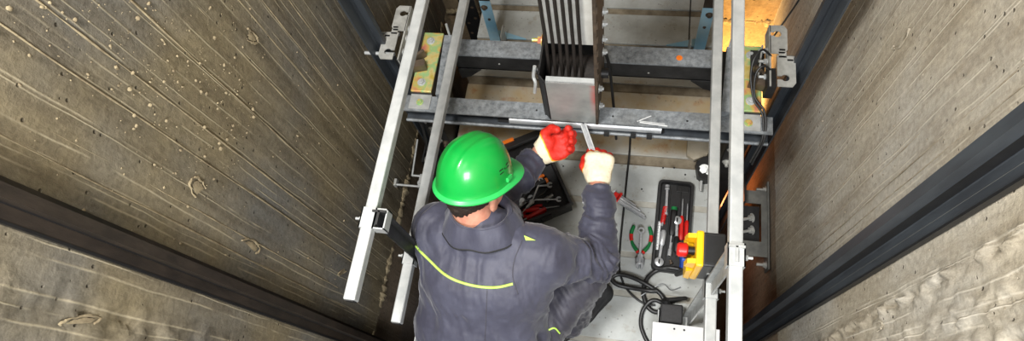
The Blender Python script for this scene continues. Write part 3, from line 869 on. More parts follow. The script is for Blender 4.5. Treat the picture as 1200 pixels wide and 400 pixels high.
def P_hexkeys(name, label):
    root = thing(name, label, 'hex key set', (0, 0, 0))
    q = MB(); q.box((-.062, 0, .011), (.030, .036, .022), None, .003); q.box((-.050, .004, .016), (.012, .046, .012), None, .002); q.build('holder', M['red'], root)
    for k, (l, r) in enumerate(((.150, .0068), (.142, .0058), (.128, .005), (.115, .0044), (.10, .0038), (.085, .003))):
        y = -.014 + k * .0062; z = .008 + .006 * (k % 2)
        q = MB(); q.tube([(-.072 - .004 * k, y + .016, z), (-.078, y, z)][:0] + [(-.088 + k * .002, y + .022 - k * .002, z + .002), (-.084, y + .004, z), (-.078, y, z), (-.055 + l, y - .001 * k, z)], r, 6); q.build('hex_key', M['tool'] if k else M['tool_grey'], root)
    return root
def P_socket(name, label, L=.05, r=.011, m=None):
    root = thing(name, label, 'socket')
    q = MB(); q.tube([(-L / 2, 0, r), (-L * .05, 0, r), (L * .05, 0, r), (L / 2, 0, r)], [r * .72, r * .72, r, r], 18); o = q.build('barrel', m or M['tool'], root)
    q = MB(); q.tube([(L / 2 - .001, 0, r), (L / 2 + .0006, 0, r)], r * .7, 6); q.build('opening', M['black'], root)
    return root
def P_extension(name, label, L, r=.006):
    root = thing(name, label, 'extension bar')
    q = MB(); q.tube([(-L / 2, 0, r * 1.8), (-L * .36, 0, r * 1.8), (-L * .34, 0, r * 1.8), (L * .42, 0, r * 1.8), (L * .43, 0, r * 1.8), (L / 2, 0, r * 1.8)], [r * 1.7, r * 1.7, r, r, r * 1.4, r * 1.4], 14); q.build('bar', M['tool'], root)
    q = MB(); q.tube([(-L * .42, 0, r * 1.8), (-L * .40, 0, r * 1.8)], r * 1.78, 14); q.build('knurl', M['steel_dark'], root)
    return root
def P_spring(name, label, L, r, m):
    root = thing(name, label, 'spring driver')
    q = MB(); pts = []
    for i in range(12 * 14 + 1):
        a = 2 * PI * i / 14; pts.append((-L / 2 + L * i / (12 * 14), r * math.cos(a), r + r * math.sin(a)))
    q.tube(pts, .0024, 6); q.build('coil', m, root)
    q = MB(); q.tube([(-L / 2 - .03, 0, r), (L / 2 + .012, 0, r)], r * .55, 12); q.build('rod', M['tool'], root)
    return root
def P_ruler(name, label, L, w):
    root = thing(name, label, 'socket rail')
    q = MB(); q.box((0, 0, .002), (L, w, .004), None, .001); q.build('strip', M['white_paint'], root)
    q = MB()
    for k in range(16): q.box((-L / 2 + L * (k + .5) / 16, -w * .2 if k % 2 else -w * .1, .0042), (.0014, w * (.5 if k % 2 else .7), .0006))
    o = q.build('mark', M['steel_dark'], root); o['kind'] = 'stuff'
    return root
def P_ratchet(name, label, L, gm):
    root = thing(name, label, 'ratchet')
    q = MB(); q.tube([(-L / 2, 0, .013), (-L / 2 + .01, 0, .013), (-L * .1, 0, .013), (-L * .06, 0, .012)], [.009, .0125, .0115, .008], 14); q.build('handle', gm, root)
    q = MB(); q.tube([(-L * .08, 0, .012), (L * .36, 0, .012)], [.0065, .006], 12); q.build('neck', M['tool'], root)
    q = MB(); q.tube([(L * .42, 0, .003), (L * .42, 0, .006), (L * .42, 0, .018), (L * .42, 0, .021)], [.016, .019, .019, .015], 20); q.build('head', M['tool'], root)
    q = MB(); q.box((L * .42, 0, .023), (.018, .006, .005), None, .001); q.build('lever', M['black'], root)
    return root
def lay(root, p, q, dz=0.0, roll=0.0):
    """put a tool between the two points (its -X end at p, its +X end at q)"""
    p = V(p); q = V(q)
    m = frame((p + q) / 2, q - p)
    root.matrix_world = m @ Matrix.Rotation(roll, 4, 'X')
    return root

# loose tools on the roof sheet
lay(P_pliers('pliers', 'pliers with green and red grips lying open on the roof sheet under a spanner', .19, M['green'], M['red'], .50), (.078, .838, .0), (.082, .650, .0))
lay(P_combo('combination_spanner', 'chrome combination spanner lying along the green pliers', .178), (.077, .822, .022), (.080, .656, .019))
lay(P_hexkeys('hex_key_set', 'fan of steel hex keys in a red holder beside the right sleeve'), (-.075, .980, 0), (.105, .885, 0))

# black tool tray with sockets and drivers
def tray():
    c = V((.2065, .853, 0)); ax = (V((.209, 1.048, 0)) - V((.200, .660, 0))).normalized()
    M4 = frame(c, ax)                       # local X runs away from the camera, local Y to the left
    root = thing('tool_tray', 'open black plastic tool tray full of sockets and screwdrivers beside the yellow box', 'tool tray', c)
    L, W, Hh = .405, .150, .032
    def X(a, b, z): return M4 @ V((a, b, z))
    R = M4.to_3x3()
    mb = MB(); mb.box(X(0, 0, .004), (L - .01, W - .01, .008), R, .003); mb.build('bottom', M['case'], root)
    mb = MB()
    n = 40; vs = []
    def rr(l, w, r):
        pts = []
        for cx, cy, a0 in ((l / 2 - r, w / 2 - r, 0), (-l / 2 + r, w / 2 - r, 90), (-l / 2 + r, -w / 2 + r, 180), (l / 2 - r, -w / 2 + r, 270)):
            for k in range(6):
                a = math.radians(a0 + 90 * k / 5); pts.append((cx + r * math.cos(a), cy + r * math.sin(a)))
        return pts
    rings = [(rr(L, W, .022), .0), (rr(L, W, .022), Hh - .004), (rr(L - .006, W - .006, .02), Hh), (rr(L - .022, W - .022, .016), Hh), (rr(L - .028, W - .028, .014), .006)]
    for pts, z in rings: vs += [X(a, b, z) for a, b in pts]
    m = 24
    mb.add(vs, [(i * m + k, i * m + (k + 1) % m, (i + 1) * m + (k + 1) % m, (i + 1) * m + k) for i in range(4) for k in range(m)], True)
    mb.build('rim', M['case'], root)
    mb = MB()
    mb.box(X(0, .022, .012), (L * .8, .004, .010), R); mb.box(X(.02, -.022, .012), (L * .75, .004, .010), R); mb.build('divider', M['case'], root)
    mb = MB(); mb.box(X(.172, -.03, .010), (.03, .05, .006), R, .002); mb.build('moulded_pad', M['black'], root)
    Z = .009
    def at(a, b, z=Z): return X(a, b, z)
    lay(P_extension('extension_bar', 'chrome extension bar at the upper left of the tool tray', .135), at(.178, .036), at(.045, .032))
    lay(P_spring('spring_driver', 'red coiled spring driver in the left row of the tool tray', .075, .0085, M['red']), at(.085, .036), at(.0, .044))
    lay(P_ruler('socket_rail', 'white marked strip along the left side of the tool tray', .125, .017), at(.018, .058), at(-.115, .060))
    lay(P_ratchet('ratchet_handle', 'slim chrome bar with round end at the lower left of the tray', .15, M['tool']), at(-.03, .036), at(-.176, .046))
    lay(P_driver('screwdriver', 'thick black screwdriver with green cap in the middle of the tray', .205, M['black'], .62, .0125, M['green']), at(.080, .0), at(-.125, .006))
    lay(P_driver('screwdriver', 'red screwdriver, left of the red pair in the tray', .185, M['red'], .58, .0095), at(-.06, -.036), at(.125, -.033))
    lay(P_driver('screwdriver', 'red and yellow screwdriver against the right side of the tray', .175, M['red'], .56, .0095, M['yellow']), at(-.068, -.058), at(.105, -.054))
    lay(P_ratchet('ratchet_handle', 'black ratchet with a flared grip right of the green-capped driver', .15, M['black']), at(-.115, -.021), at(.035, -.014))
    lay(P_socket('socket', 'long chrome socket lying at the lower middle of the tray', .058, .0085), at(-.075, .002), at(-.134, .006))
    lay(P_socket('socket', 'small brown socket at the bottom corner of the tray', .018, .007, M['rust_brown']), at(-.150, .0), at(-.166, -.006))
    lay(P_driver('screwdriver', 'blue-handled screwdriver poking out beside the red stop button', .11, M['blue'], .62, .0105), at(-.182, -.050), at(-.09, -.045))
tray()

# black tool box under the worker's left arm
def toolbox():
    c = V((-.440, .905, 0)); a = math.radians(29)
    u = V((math.cos(a), math.sin(a), 0)); w = V((-math.sin(a), math.cos(a), 0))
    M4 = frame(c, u); R = M4.to_3x3()
    root = thing('tool_box', 'open black tool box full of hand tools under the left arm of the worker', 'tool box', c)
    L, W, Hh, t = .36, .245, .085, .006
    X = lambda p, q, z: M4 @ V((p, q, z))
    mb = MB(); mb.box(X(0, 0, .004), (L, W, .008), R, .002); mb.build('bottom', M['case'], root)
    for nm, p, q, s in (('side', L / 2 - t / 2, 0, (t, W, Hh)), ('side', -L / 2 + t / 2, 0, (t, W, Hh)), ('side', 0, W / 2 - t / 2, (L, t, Hh)), ('side', 0, -W / 2 + t / 2, (L, t, Hh))):
        mb = MB(); mb.box(X(p, q, Hh / 2 + .002), s, R, .0015); mb.build('side_wall', M['case'], root)
    mb = MB()
    for p, q, s in ((L / 2, 0, (.014, W + .014, .010)), (-L / 2, 0, (.014, W + .014, .010)), (0, W / 2, (L, .014, .010)), (0, -W / 2, (L, .014, .010))): mb.box(X(p, q, Hh + .002), s, R, .003)
    mb.build('rim', M['case'], root)
    mb = MB(); mb.box(X(.06, -W / 2 - .010, Hh * .72), (.05, .012, .04), R, .003); mb.build('latch', M['black'], root)
    # lid standing open against the far side
    k = math.radians(64)
    lw = W * .62
    h0 = X(0, W / 2 + .008, Hh); d = (w * math.cos(k) + V((0, 0, 1)) * math.sin(k))
    RL = Matrix((u, d, u.cross(d))).transposed()
    mb = MB(); mb.box(h0 + d * lw / 2, (L, lw, .012), RL, .003)
    for s in (-1, 1): mb.box(h0 + d * lw / 2 + u * s * (L / 2 - .006) + u.cross(d) * .02, (.012, lw, .04), RL, .002)
    mb.box(h0 + d * (lw - .006) + u.cross(d) * .02, (L, .012, .04), RL, .002)
    lid = mb.build('lid', M['case'], root)
    mb = MB(); mb.box(h0 + d * (lw + .004) + u * .0, (.11, .010, .016), RL, .002); mb.build('latch', M['orange'], lid)
    q = lambda p, qq, z=.012: X(p, qq, z)
    lay(P_combo('combination_spanner', 'chrome spanner with its open jaw at the right corner of the tool box', .15), q(.02, -.02, .05), q(.145, -.068, .04))
    lay(P_combo('combination_spanner', 'steel spanner with jaw raised in the middle of the tool box', .19), q(-.11, -.02, .045), q(.055, .045, .062))
    lay(P_combo('combination_spanner', 'dark steel spanner near the left of the tool box', .20, m=M['tool_grey']), q(-.13, .0, .035), q(.035, .075, .05))
    lay(P_combo('combination_spanner', 'long chrome spanner lowest in the tool box heap', .20), q(-.145, -.045, .02), q(.045, -.005, .02))
    lay(P_pliers('pliers', 'black-handled pliers lying across the tool box', .18, M['black'], None, .36), q(.105, .020, .040), q(-.06, -.03, .052))
    lay(P_driver('screwdriver', 'red-handled screwdriver at the front of the tool box', .19, M['red'], .5, .012), q(.075, -.082, .026), q(-.115, -.10, .03))
    lay(P_driver('screwdriver', 'black screwdriver with orange cap in the tool box', .17, M['black'], .55, .013, M['orange']), q(.125, .035, .035), q(-.035, .03, .035))
    lay(P_driver('screwdriver', 'thin steel screwdriver leaning to the front left of the tool box', .19, M['tool'], .25, .007), q(.03, -.045, .075), q(-.125, -.105, .035))
    lay(P_pliers('pliers', 'red-handled pliers half buried at the front of the tool box', .15, M['red'], None, .3), q(.06, -.07, .012), q(-.08, -.06, .014))
    lay(P_combo('combination_spanner', 'short chrome spanner pointing at the near side of the tool box', .13), q(.11, .055, .05), q(.02, -.045, .058))
    lay(P_combo('combination_spanner', 'chrome spanner leaning on the right end wall of the tool box', .16), q(.0, .06, .03), q(.14, .0, .06))
    lay(P_socket('socket', 'chrome socket in the right end of the tool box', .04, .012), q(.125, -.03, .012), q(.09, -.04, .012))
    lay(P_pliers('pliers', 'orange-handled pliers at the far side of the tool box', .15, M['orange'], None, .32), q(.12, .085, .03), q(-.02, .09, .04))
    lay(P_driver('screwdriver', 'red screwdriver pointing at the right corner of the tool box', .16, M['red'], .45, .010), q(-.02, -.055, .035), q(.13, -.095, .03))
    lay(P_extension('extension_bar', 'chrome extension bar at the left of the tool box', .17, .007), q(-.15, -.06, .045), q(-.01, .03, .05))
toolbox()

# ------------------------------------------------------------------ yellow and black stop box on the right railing
def stop_box():
    root = thing('stop_box', 'yellow and black control box with red emergency button on the right railing', 'control box', (.255, .54, .58))
    zt, zb = .785, .622
    y0, y1 = .487, .590
    mb = MB(); mb.box((.2655, (y0 + y1) / 2, (zt + zb) / 2), (.063, y1 - y0, zt - zb), None, .005); body = mb.build('housing', M['case'], root)
    mb = MB(); mb.box((.2655, (y0 + y1) / 2, zt + .0006), (.050, y1 - y0 - .02, .002), None, .0008); mb.build('top_ridge', M['black'], root)
    # cover with chamfered rim
    mb = MB(); mb.box((.2255, (y0 + y1) / 2, (zt + zb) / 2), (.022, y1 - y0 + .006, zt - zb + .006), None, .006); cov = mb.build('cover', M['yellow'], root)
    # guard ribs around the button
    for y in (y0 + .012, y1 - .014):
        mb = MB(); mb.prism([(0, 0), (-.024, -.006), (-.030, -.045), (0, -.06)], (.2155, y - .006, zt - .002), (1, 0, 0), (0, 0, 1), -.012 if False else -.014); mb.build('guard_rib', M['yellow'], root)
    mb = MB(); mb.prism([(0, 0), (-.018, -.02), (-.018, -.10), (0, -.115)], (.2155, y1 - .004, zt - .078), (1, 0, 0), (0, 0, 1), y1 - y0 - .008); mb.build('lower_hood', M['yellow'], root)
    c = V((.2145, .541, .742))
    mb = MB(); mb.tube([c, c + V((-.026, 0, 0))], .0125, 20); mb.build('button_collar', M['black'], root)
    mb = MB(); mb.tube([c + V((-.020, 0, 0)), c + V((-.024, 0, 0)), c + V((-.046, 0, 0)), c + V((-.051, 0, 0)), c + V((-.052, 0, 0))], [.018, .0215, .0215, .017, .010], 28); mb.build('stop_button', M['red'], root)
    for z in (.69, .645):
        p = V((.199, .541, z)); mb = MB(); mb.tube([p, p + V((-.010, 0, 0))], .011, 16); mb.build('push_button', M['black'] if z > .67 else M['blue'], root)
    mb = MB(); mb.box((.272, y0 - .0006, .70), (.03, .0015, .012)); mb.build('rating_plate', M['galv'], root)
    mb = MB(); mb.tube([(.25, .53, .622), (.25, .53, .58)], [.014, .011], 14); mb.build('cable_gland', M['black'], root)
    mb = MB(); mb.bar((.29, .512, .66), (.315, .512, .66), .03, .006); mb.span((.298, .485, .62), (.303, .56, .74)); mb.build('mounting_bracket', M['galv'], root)
    return root
stop_box()

# white junction box and black socket box by the railing post
jb = thing('junction_box', 'white metal box lid with two holes at the bottom right of the roof', 'junction box', (.27, .33, 0))
mb = MB(); mb.box((.262, .325, .045), (.232, .185, .09), None, .003); mb.build('body', M['galv'], jb)
mb = MB(); mb.box((.268, .330, .0925), (.250, .200, .004), None, .0015); mb.build('lid', M['white_paint'], jb)
for x in (.225, .262, .19, .31):
    mb = MB(); mb.cyl((x, .412 if x < .3 and x > .2 else .25, .0944), (x, .412 if x < .3 and x > .2 else .25, .0950), .004, 12); mb.build('hole', M['black'], jb)
sb = thing('connector_box', 'small black connector box beside the post base, behind the white lid', 'connector box', (.215, .475, 0))
mb = MB(); mb.box((.215, .475, .035), (.085, .075, .07), None, .006); mb.build('body', M['case'], sb)
mb = MB(); mb.tube([(.195, .51, .05), (.188, .527, .07)], [.016, .013], 14); mb.build('gland', M['black'], sb)
mb = MB(); mb.box((.208, .4365, .045), (.03, .002, .012)); mb.build('plate', M['galv'], sb)
mb = MB(); mb.box((.166, .455, .02), (.004, .07, .04)); mb.build('angle', M['galv'], sb)

# clamp, nut and beige cover at the far right of the sheet
cp = thing('beige_cover', 'beige cut-cornered plate under the right end of the front beam', 'cover plate', (.30, 1.22, 0))
mb = MB(); mb.prism([(.0, .085), (.0, .015), (.03, -.005), (.085, .02), (.1, .06), (.09, .085)][::-1], (.250, 1.165, .028), (1, 0, 0), (0, 1, 0), -.022); mb.build('plate', M['beige'], cp)
cq = thing('clamp_bracket', 'black clamp with a bright nut on the right edge of the roof sheet', 'clamp', (.325, 1.12, 0))
mb = MB(); mb.prism([(0, .06), (-.03, .03), (-.02, -.03), (.01, -.05), (.045, -.045), (.045, .06)], (.318, 1.11, .0), (1, 0, 0), (0, 1, 0), .05); mb.build('body', M['steel_dark'], cq)
mb = MB(); mb.hexbolt((.322, 1.105, .05), (-.3, -.3, 1), .017, .016); mb.build('nut', M['galv_bright'], cq)
mb = MB(); mb.cyl((.314, 1.06, .035), (.312, 1.015, .03), .006, 10); mb.build('bolt', M['galv_bright'], cq)

# ------------------------------------------------------------------ cables
def cable(name, label, pts, r, m, k=10, cat='cable'):
    mb = MB(); mb.tube(spline(pts, k), r, 10)
    return tag(mb.build(name, m), label, cat)
def rp(u, v, z): return tuple(on(u, v, z))
cable('control_cable', 'thick black cable looped on the roof sheet beside the yellow box',
      [(.25, .53, .575), (.235, .575, .40), (.215, .60, .20), rp(801, 318, .055), rp(784, 314, .03), rp(768, 318, .014), rp(757, 329, .010), rp(754, 345, .010), rp(760, 361, .012), rp(771, 366, .012), rp(778, 356, .014), rp(774, 345, .018), rp(760, 335, .030), rp(740, 325, .024), rp(724, 322, .014), rp(717, 327, .010), rp(724, 334, .010), rp(742, 338, .012), rp(760, 341, .030), rp(770, 341, .032)], .0095, M['rubber'])
cable('power_cable', 'black cable running from the post across the loop to the bottom edge',
      [(.19, .525, .068), rp(803, 350, .045), rp(795, 351, .014), rp(780, 356, .024), rp(768, 352, .030), rp(760, 355, .026), rp(753, 365, .012), rp(751, 380, .009), rp(755, 394, .009), rp(764, 412, .009), rp(770, 440, .009)], .0085, M['rubber'])
cable('thin_cable', 'thin black cable lying straight along the roof sheet past the pliers',
      [rp(739, 150, .006), rp(738, 175, .006), rp(735, 205, .006), rp(731, 245, .006), rp(727, 285, .006), rp(726, 315, .006), rp(732, 335, .006), rp(744, 349, .006), rp(757, 357, .006), rp(768, 358, .006)], .0045, M['rubber'])
cable('cord', 'fine grey cord stretched from the cable loop to the yellow box',
      [rp(751, 347, .02), rp(775, 333, .04), (.205, .56, .10), (.225, .53, .30)], .0022, M['tool_grey'])
cable('beam_cable', 'short black cable hanging between the two beams beside the steel box',
      [(-.115, 1.31, .60), (-.10, 1.30, .52), (-.085, 1.26, .40), (-.07, 1.22, .25), (-.06, 1.2, .1)], .006, M['rubber'])
cable('shoe_cable', 'black cable bent over the right zinc plate, outer of two',
      [(.470, 1.33, .60), (.435, 1.335, .63), (.408, 1.30, .62), (.405, 1.25, .58), (.425, 1.18, .54), (.455, 1.13, .53), (.465, 1.06, .48), (.44, 1.0, .40)], .0042, M['rubber'])
cable('shoe_cable', 'black cable bent over the right zinc plate, inner of two',
      [(.470, 1.27, .60), (.44, 1.275, .62), (.418, 1.25, .60), (.425, 1.19, .55), (.462, 1.14, .53), (.472, 1.06, .48), (.45, 1.0, .38)], .0042, M['rubber'])
cable('wall_cable', 'thin black cord hanging at the back right, in front of the orange wall',
      [(.640, 1.62, 1.0), (.585, 1.62, .55), (.50, 1.50, .42), (.470, 1.40, .56)], .0035, M['rubber'])
cable('travelling_cable', 'dark cable loop hanging below the left end of the front beam, near one', [(-.90, 1.12, .44), (-.86, 1.08, .34), (-.885, 1.04, .10), (-.93, 1.05, -.3), (-.95, 1.06, -1.0)], .006, M['rubber'])
cable('travelling_cable', 'dark cable loop hanging below the left end of the front beam, far one', [(-.90, 1.14, .45), (-.87, 1.13, .36), (-.875, 1.10, .10), (-.90, 1.11, -.3), (-.92, 1.12, -1.0)], .006, M['rubber'])

# limit switch strip on the left wall
ls = thing('limit_bracket', 'small silver rod bracket on the left wall by the joint', 'bracket', (XL, 1.03, -.15))
mb = MB(); mb.span((XL, .975, -.16), (XL + .012, 1.01, -.13)); mb.build('wall_plate', M['zinc_dull'], ls)
mb = MB(); mb.cyl((XL + .008, .985, -.145), (-.94, .985, -.145), .006, 8); mb.cyl((-1.04, 1.04, -.145), (-.93, 1.04, -.145), .006, 8); mb.cyl((-1.04, 1.036, -.145), (-1.04, 1.22, -.11), .005, 8); mb.build('rod', M['galv'], ls)
mb = MB(); mb.box((-.985, 1.01, -.14), (.022, .07, .02)); mb.build('clip', M['galv'], ls)
for x in (-.985, -.955):
    mb = MB(); mb.hexbolt((x, 1.0, -.13), (0, 0, 1), .010, .010); mb.build('bolt', M['galv_bright'], ls)
ch = thing('compensation_chain', 'dark perforated steel strip hanging in the gap at the back left', 'chain', (-.87, 1.93, -1.0))
mb = MB(); mb.span((-.915, 1.92, -1.6), (-.83, 1.928, .25)); mb.build('strip', M['black'], ch)
mb = MB()
for k in range(26): mb.cyl((-.895 + .045 * (k % 2), 1.919, -1.0 + k * .045), (-.895 + .045 * (k % 2), 1.9195, -1.0 + k * .045), .009, 8)
o = mb.build('rivet', M['rust_brown'], ch); o['kind'] = 'stuff'
# ------------------------------------------------------------------ figure: smooth implicit surfaces turned into meshes
def d_cap(P, a, b, ra, rb):
    a = np.array(a); b = np.array(b); ab = b - a
    t = np.clip(((P - a) @ ab) / (ab @ ab), 0, 1)
    return np.linalg.norm(P - a - t[..., None] * ab, axis=-1) - (ra + (rb - ra) * t)
def d_ell(P, c, r, R=None):
    q = P - np.array(c)
    if R is not None: q = q @ np.array(R)
    r = np.array(r); k = np.linalg.norm(q / r, axis=-1)
    return (k - 1) * r.min()
def smin(a, b, k):
    h = np.clip(.5 + .5 * (b - a) / k, 0, 1)
    return b + (a - b) * h - k * h * (1 - h)
def union(ds, k):
    o = ds[0]
    for d in ds[1:]: o = smin(o, d, k)
    return o
def nets(fn, lo, hi, h):
    lo = np.array(lo, float); hi = np.array(hi, float)
    n = np.ceil((hi - lo) / h).astype(int) + 1
    ax = [lo[i] + h * np.arange(n[i]) for i in range(3)]
    G = np.stack(np.meshgrid(*ax, indexing='ij'), -1)
    F = fn(G.reshape(-1, 3)).reshape(n)
    c = n - 1
    acc = np.zeros(tuple(c) + (3,)); cnt = np.zeros(tuple(c))
    for axis in range(3):
        sl0 = [slice(None)] * 3; sl1 = [slice(None)] * 3
        sl0[axis] = slice(0, -1); sl1[axis] = slice(1, None)
        f0 = F[tuple(sl0)]; f1 = F[tuple(sl1)]
        cr = (f0 < 0) != (f1 < 0)
        t = np.where(cr, f0 / np.where(cr, f0 - f1, 1), 0)
        pt = G[tuple(sl0)].copy(); pt[..., axis] += t * h
        o = [a for a in range(3) if a != axis]
        for i in (0, 1):
            for j in (0, 1):
                s = [slice(None)] * 3
                s[o[0]] = slice(i, i + c[o[0]]); s[o[1]] = slice(j, j + c[o[1]])
                m = cr[tuple(s)]
                acc += np.where(m[..., None], pt[tuple(s)], 0); cnt += m
    act = cnt > 0
    idx = -np.ones(tuple(c), int); idx[act] = np.arange(act.sum())
    verts = acc[act] / cnt[act][:, None]
    faces = []
    for axis in range(3):
        u, v = [(1, 2), (2, 0), (0, 1)][axis]
        s0 = [slice(1, -1)] * 3; s1 = [slice(1, -1)] * 3
        s0[axis] = slice(0, -1); s1[axis] = slice(1, None)
        f0 = F[tuple(s0)]; f1 = F[tuple(s1)]
        for sign in (0, 1):
            m = ((f0 < 0) & (f1 >= 0)) if sign == 0 else ((f0 >= 0) & (f1 < 0))
            p = np.argwhere(m)
            if not len(p): continue
            p = p.copy()
            for o in (u, v): p[:, o] += 1
            def cell(du, dv):
                q = p.copy(); q[:, u] -= du; q[:, v] -= dv
                return idx[q[:, 0], q[:, 1], q[:, 2]]
            a, b, cc, d = cell(1, 1), cell(0, 1), cell(0, 0), cell(1, 0)
            faces.append(np.stack([a, b, cc, d] if sign == 0 else [d, cc, b, a], 1))
    return verts, np.concatenate(faces)
def normals(fn, vs, e=.002):
    g = np.stack([fn(vs + np.eye(3)[i] * e) - fn(vs - np.eye(3)[i] * e) for i in range(3)], -1)
    return g / np.maximum(np.linalg.norm(g, axis=-1, keepdims=True), 1e-9)
def implicit(name, fn, lo, hi, h, m, parent, disp=None):
    vs, fs = nets(fn, lo, hi, h)
    if disp is not None:
        vs = vs + normals(fn, vs) * disp(vs)[:, None]
    me = bpy.data.meshes.new(name); me.from_pydata(vs.tolist(), [], fs.tolist())
    me.polygons.foreach_set('use_smooth', [True] * len(fs)); me.update(); me.materials.append(m)
    o = bpy.data.objects.new(name, me); COL.objects.link(o)
    if parent: put(o, parent)
    return o, vs
A = np.array
person = thing('person', 'worker in a green hard hat, slate overalls and dipped gloves, crouching on the lift roof', 'person', (-.45, .35, 0))
J = dict(pel=A((-.465, .16, .27)), lum=A((-.462, .26, .46)), tho=A((-.435, .405, .615)), neck=A((-.437, .545, .725)),
         sR=A((-.242, .495, .655)), sL=A((-.590, .545, .665)), eR=A((-.082, .552, .47)), wR=A((-.098, .828, .485)),
         eL=A((-.475, .70, .48)), wL=A((-.335, .920, .485)),
         hR=A((-.38, .17, .27)), kR=A((-.135, .495, .43)), aR=A((-.195, .375, .10)), hL=A((-.555, .17, .26)), kL=A((-.53, .60, .095)), aL=A((-.60, .22, .085)))
hf = V((.49, .72, -.48)).normalized(); hr = hf.cross(V((0, 0, 1))).normalized(); hu = hr.cross(hf)
roll = math.radians(17)          # the head leans towards the left shoulder
hr, hu = (hr * math.cos(roll) + hu * math.sin(roll)), (hu * math.cos(roll) - hr * math.sin(roll))
HR = A(Matrix((hr, hf, hu)).transposed())            # columns: right, forward, up of the head
RC = A((-.455, .664, .872))                          # centre of the helmet rim
def hl(x, y, z): return RC + HR @ A((x, y, z))

# hand skeletons: local x towards the thumb, y along the hand, z out of the back of the hand
def hand_frame(w, fwd, back, thumb_sign):
    y = V(fwd).normalized(); z = V(back); z = (z - y * z.dot(y)).normalized(); x = y.cross(z) * 1.0
    # for a right hand seen from its back the thumb lies at -x of (y cross z)
    if thumb_sign < 0: x = -x
    return A(w), A(Matrix((x, y, z)).transposed())
RH = hand_frame((-.100, .842, .488), (-.03, 1, .04), (.05, -.05, 1), -1)
LH = hand_frame((-.328, .928, .487), (.88, .47, .10), (-.10, .25, -1), 1)
def chain(curl):
    """finger joints in hand space for the four fingers, then the thumb"""
    out = []
    for i, (x, L, k) in enumerate(((.036, 1.0, .92), (.012, 1.08, 1.0), (-.012, 1.0, 1.04), (-.034, .82, 1.1))):
        p = A((x, .088 - .004 * abs(i - 1), .008)); pts = [p]; a = 0
        for seg, da in ((.044, curl[0] * k), (.029, curl[1] * k), (.023, curl[2] * k)):
            a += da; p = p + A((-.03 * x * 0, math.cos(a), -math.sin(a))) * seg * L; pts.append(p)
        out.append(pts)
    return out
RF = chain((.75, 1.45, .95)); LF = chain((.42, .78, .65))
RT = [A((.030, .025, -.012)), A((.056, .058, -.022)), A((.052, .093, -.032)), A((.036, .114, -.040))]
LT = [A((.030, .025, -.012)), A((.060, .052, -.026)), A((.062, .080, -.046)), A((.046, .096, -.062))]
def hand_sdf(P, HF, fingers, thumb, g):
    o, R = HF
    q = (P - o) @ R
    ds = []
    for i, pts in enumerate(fingers):
        ds.append(d_cap(q, (pts[0][0] * .62, .006, 0), pts[0], .017 + g, .0155 + g))
    ds.append(d_cap(q, (.022, .02, -.008), (.026, .05, -.010), .020 + g, .018 + g))
    palm = union(ds, .016)
    palm = smin(palm, d_cap(q, (0, -.05, 0), (0, .02, 0), .0255 + g, .027 + g), .02)
    th = union([d_cap(q, a, b, ra + g, rb + g) for a, b, ra, rb in zip(thumb[:-1], thumb[1:], (.016, .0125, .0115), (.0125, .0115, .0095))], .006)
    out = smin(palm, th, .012)
    for pts, s in zip(fingers, (1, 1.04, 1, .9)):
        f = union([d_cap(q, a, b, ra * s + g, rb * s + g) for a, b, ra, rb in zip(pts[:-1], pts[1:], (.0105, .0095, .0088), (.0095, .0088, .0075))], .004)
        out = smin(out, f, .005)
    return out
def body(P):
    k = .03
    d = union([d_cap(P, J['pel'] + A((o, 0, 0)), J['lum'] + A((o, 0, 0)), .08, .075) for o in (-.07, .07)] + [d_cap(P, J['lum'] + A((o, 0, 0)), J['tho'] + A((o, 0, 0)), .075, .08) for o in (-.07, .07)] + [d_cap(P, J['tho'], J['neck'], .09, .05), d_cap(P, J['sL'], J['sR'], .05, .05)], .05)
    for s, e, w in (('sR', 'eR', 'wR'), ('sL', 'eL', 'wL')):
        d = smin(d, smin(d_cap(P, J[s], J[e], .052, .036), d_cap(P, J[e], J[w], .037, .027), .01), .03)
    for h, kk, a in (('hR', 'kR', 'aR'), ('hL', 'kL', 'aL')):
        d = smin(d, smin(d_cap(P, J[h], J[kk], .078, .052), d_cap(P, J[kk], J[a], .052, .036), .01), .02)
    d = smin(d, d_cap(P, J['aR'], (-.12, .46, .045), .034, .026), .02); d = smin(d, d_cap(P, J['aL'], (-.605, .10, .045), .034, .024), .02)
    d = smin(d, d_cap(P, J['neck'] - A((0, .02, .03)), hl(0, -.035, -.07), .062, .060), .03)
    head = union([d_ell(P, hl(0, -.008, -.005), (.076, .096, .095), HR), d_cap(P, hl(0, .045, -.085), hl(0, .055, -.105), .045, .034), d_ell(P, hl(0, .03, -.06), (.062, .06, .07), HR)], .03)
    nose = d_cap(P, hl(0, .09, -.045), hl(0, .108, -.075), .008, .013)
    head = smin(head, nose, .012)
    for s in (-1, 1):
        head = smin(head, d_cap(P, hl(s * .012, .092, -.103), hl(s * .001, .096, -.103), .007, .008), .006)     # lips
        head = smin(head, d_ell(P, hl(s * .032, .082, -.038), (.014, .010, .010), HR), .004)                  # lids
        ear = smin(d_ell(P, hl(s * .081, -.006, -.052), (.008, .021, .036), HR), d_ell(P, hl(s * .088, -.016, -.045), (.006, .013, .026), HR), .006)
        ear = np.maximum(ear, -d_ell(P, hl(s * .093, .002, -.052), (.008, .009, .016), HR))
        head = smin(head, ear, .006)
    d = smin(d, head, .018)
    d = smin(d, hand_sdf(P, RH, RF, RT, -.001), .01); d = smin(d, hand_sdf(P, LH, LF, LT, -.001), .01)
    return d
bo, _ = implicit('body', body, (-.78, -.02, .0), (.03, 1.15, 1.02), .0075, M['skin'], person)
for s in (-1, 1):
    mb = MB(); c = V(hl(s * .032, .0865, -.038)); mb.tube([c, c + hf * .006], [.0075, .004], 12); mb.build('eye', M['white_paint'], person)
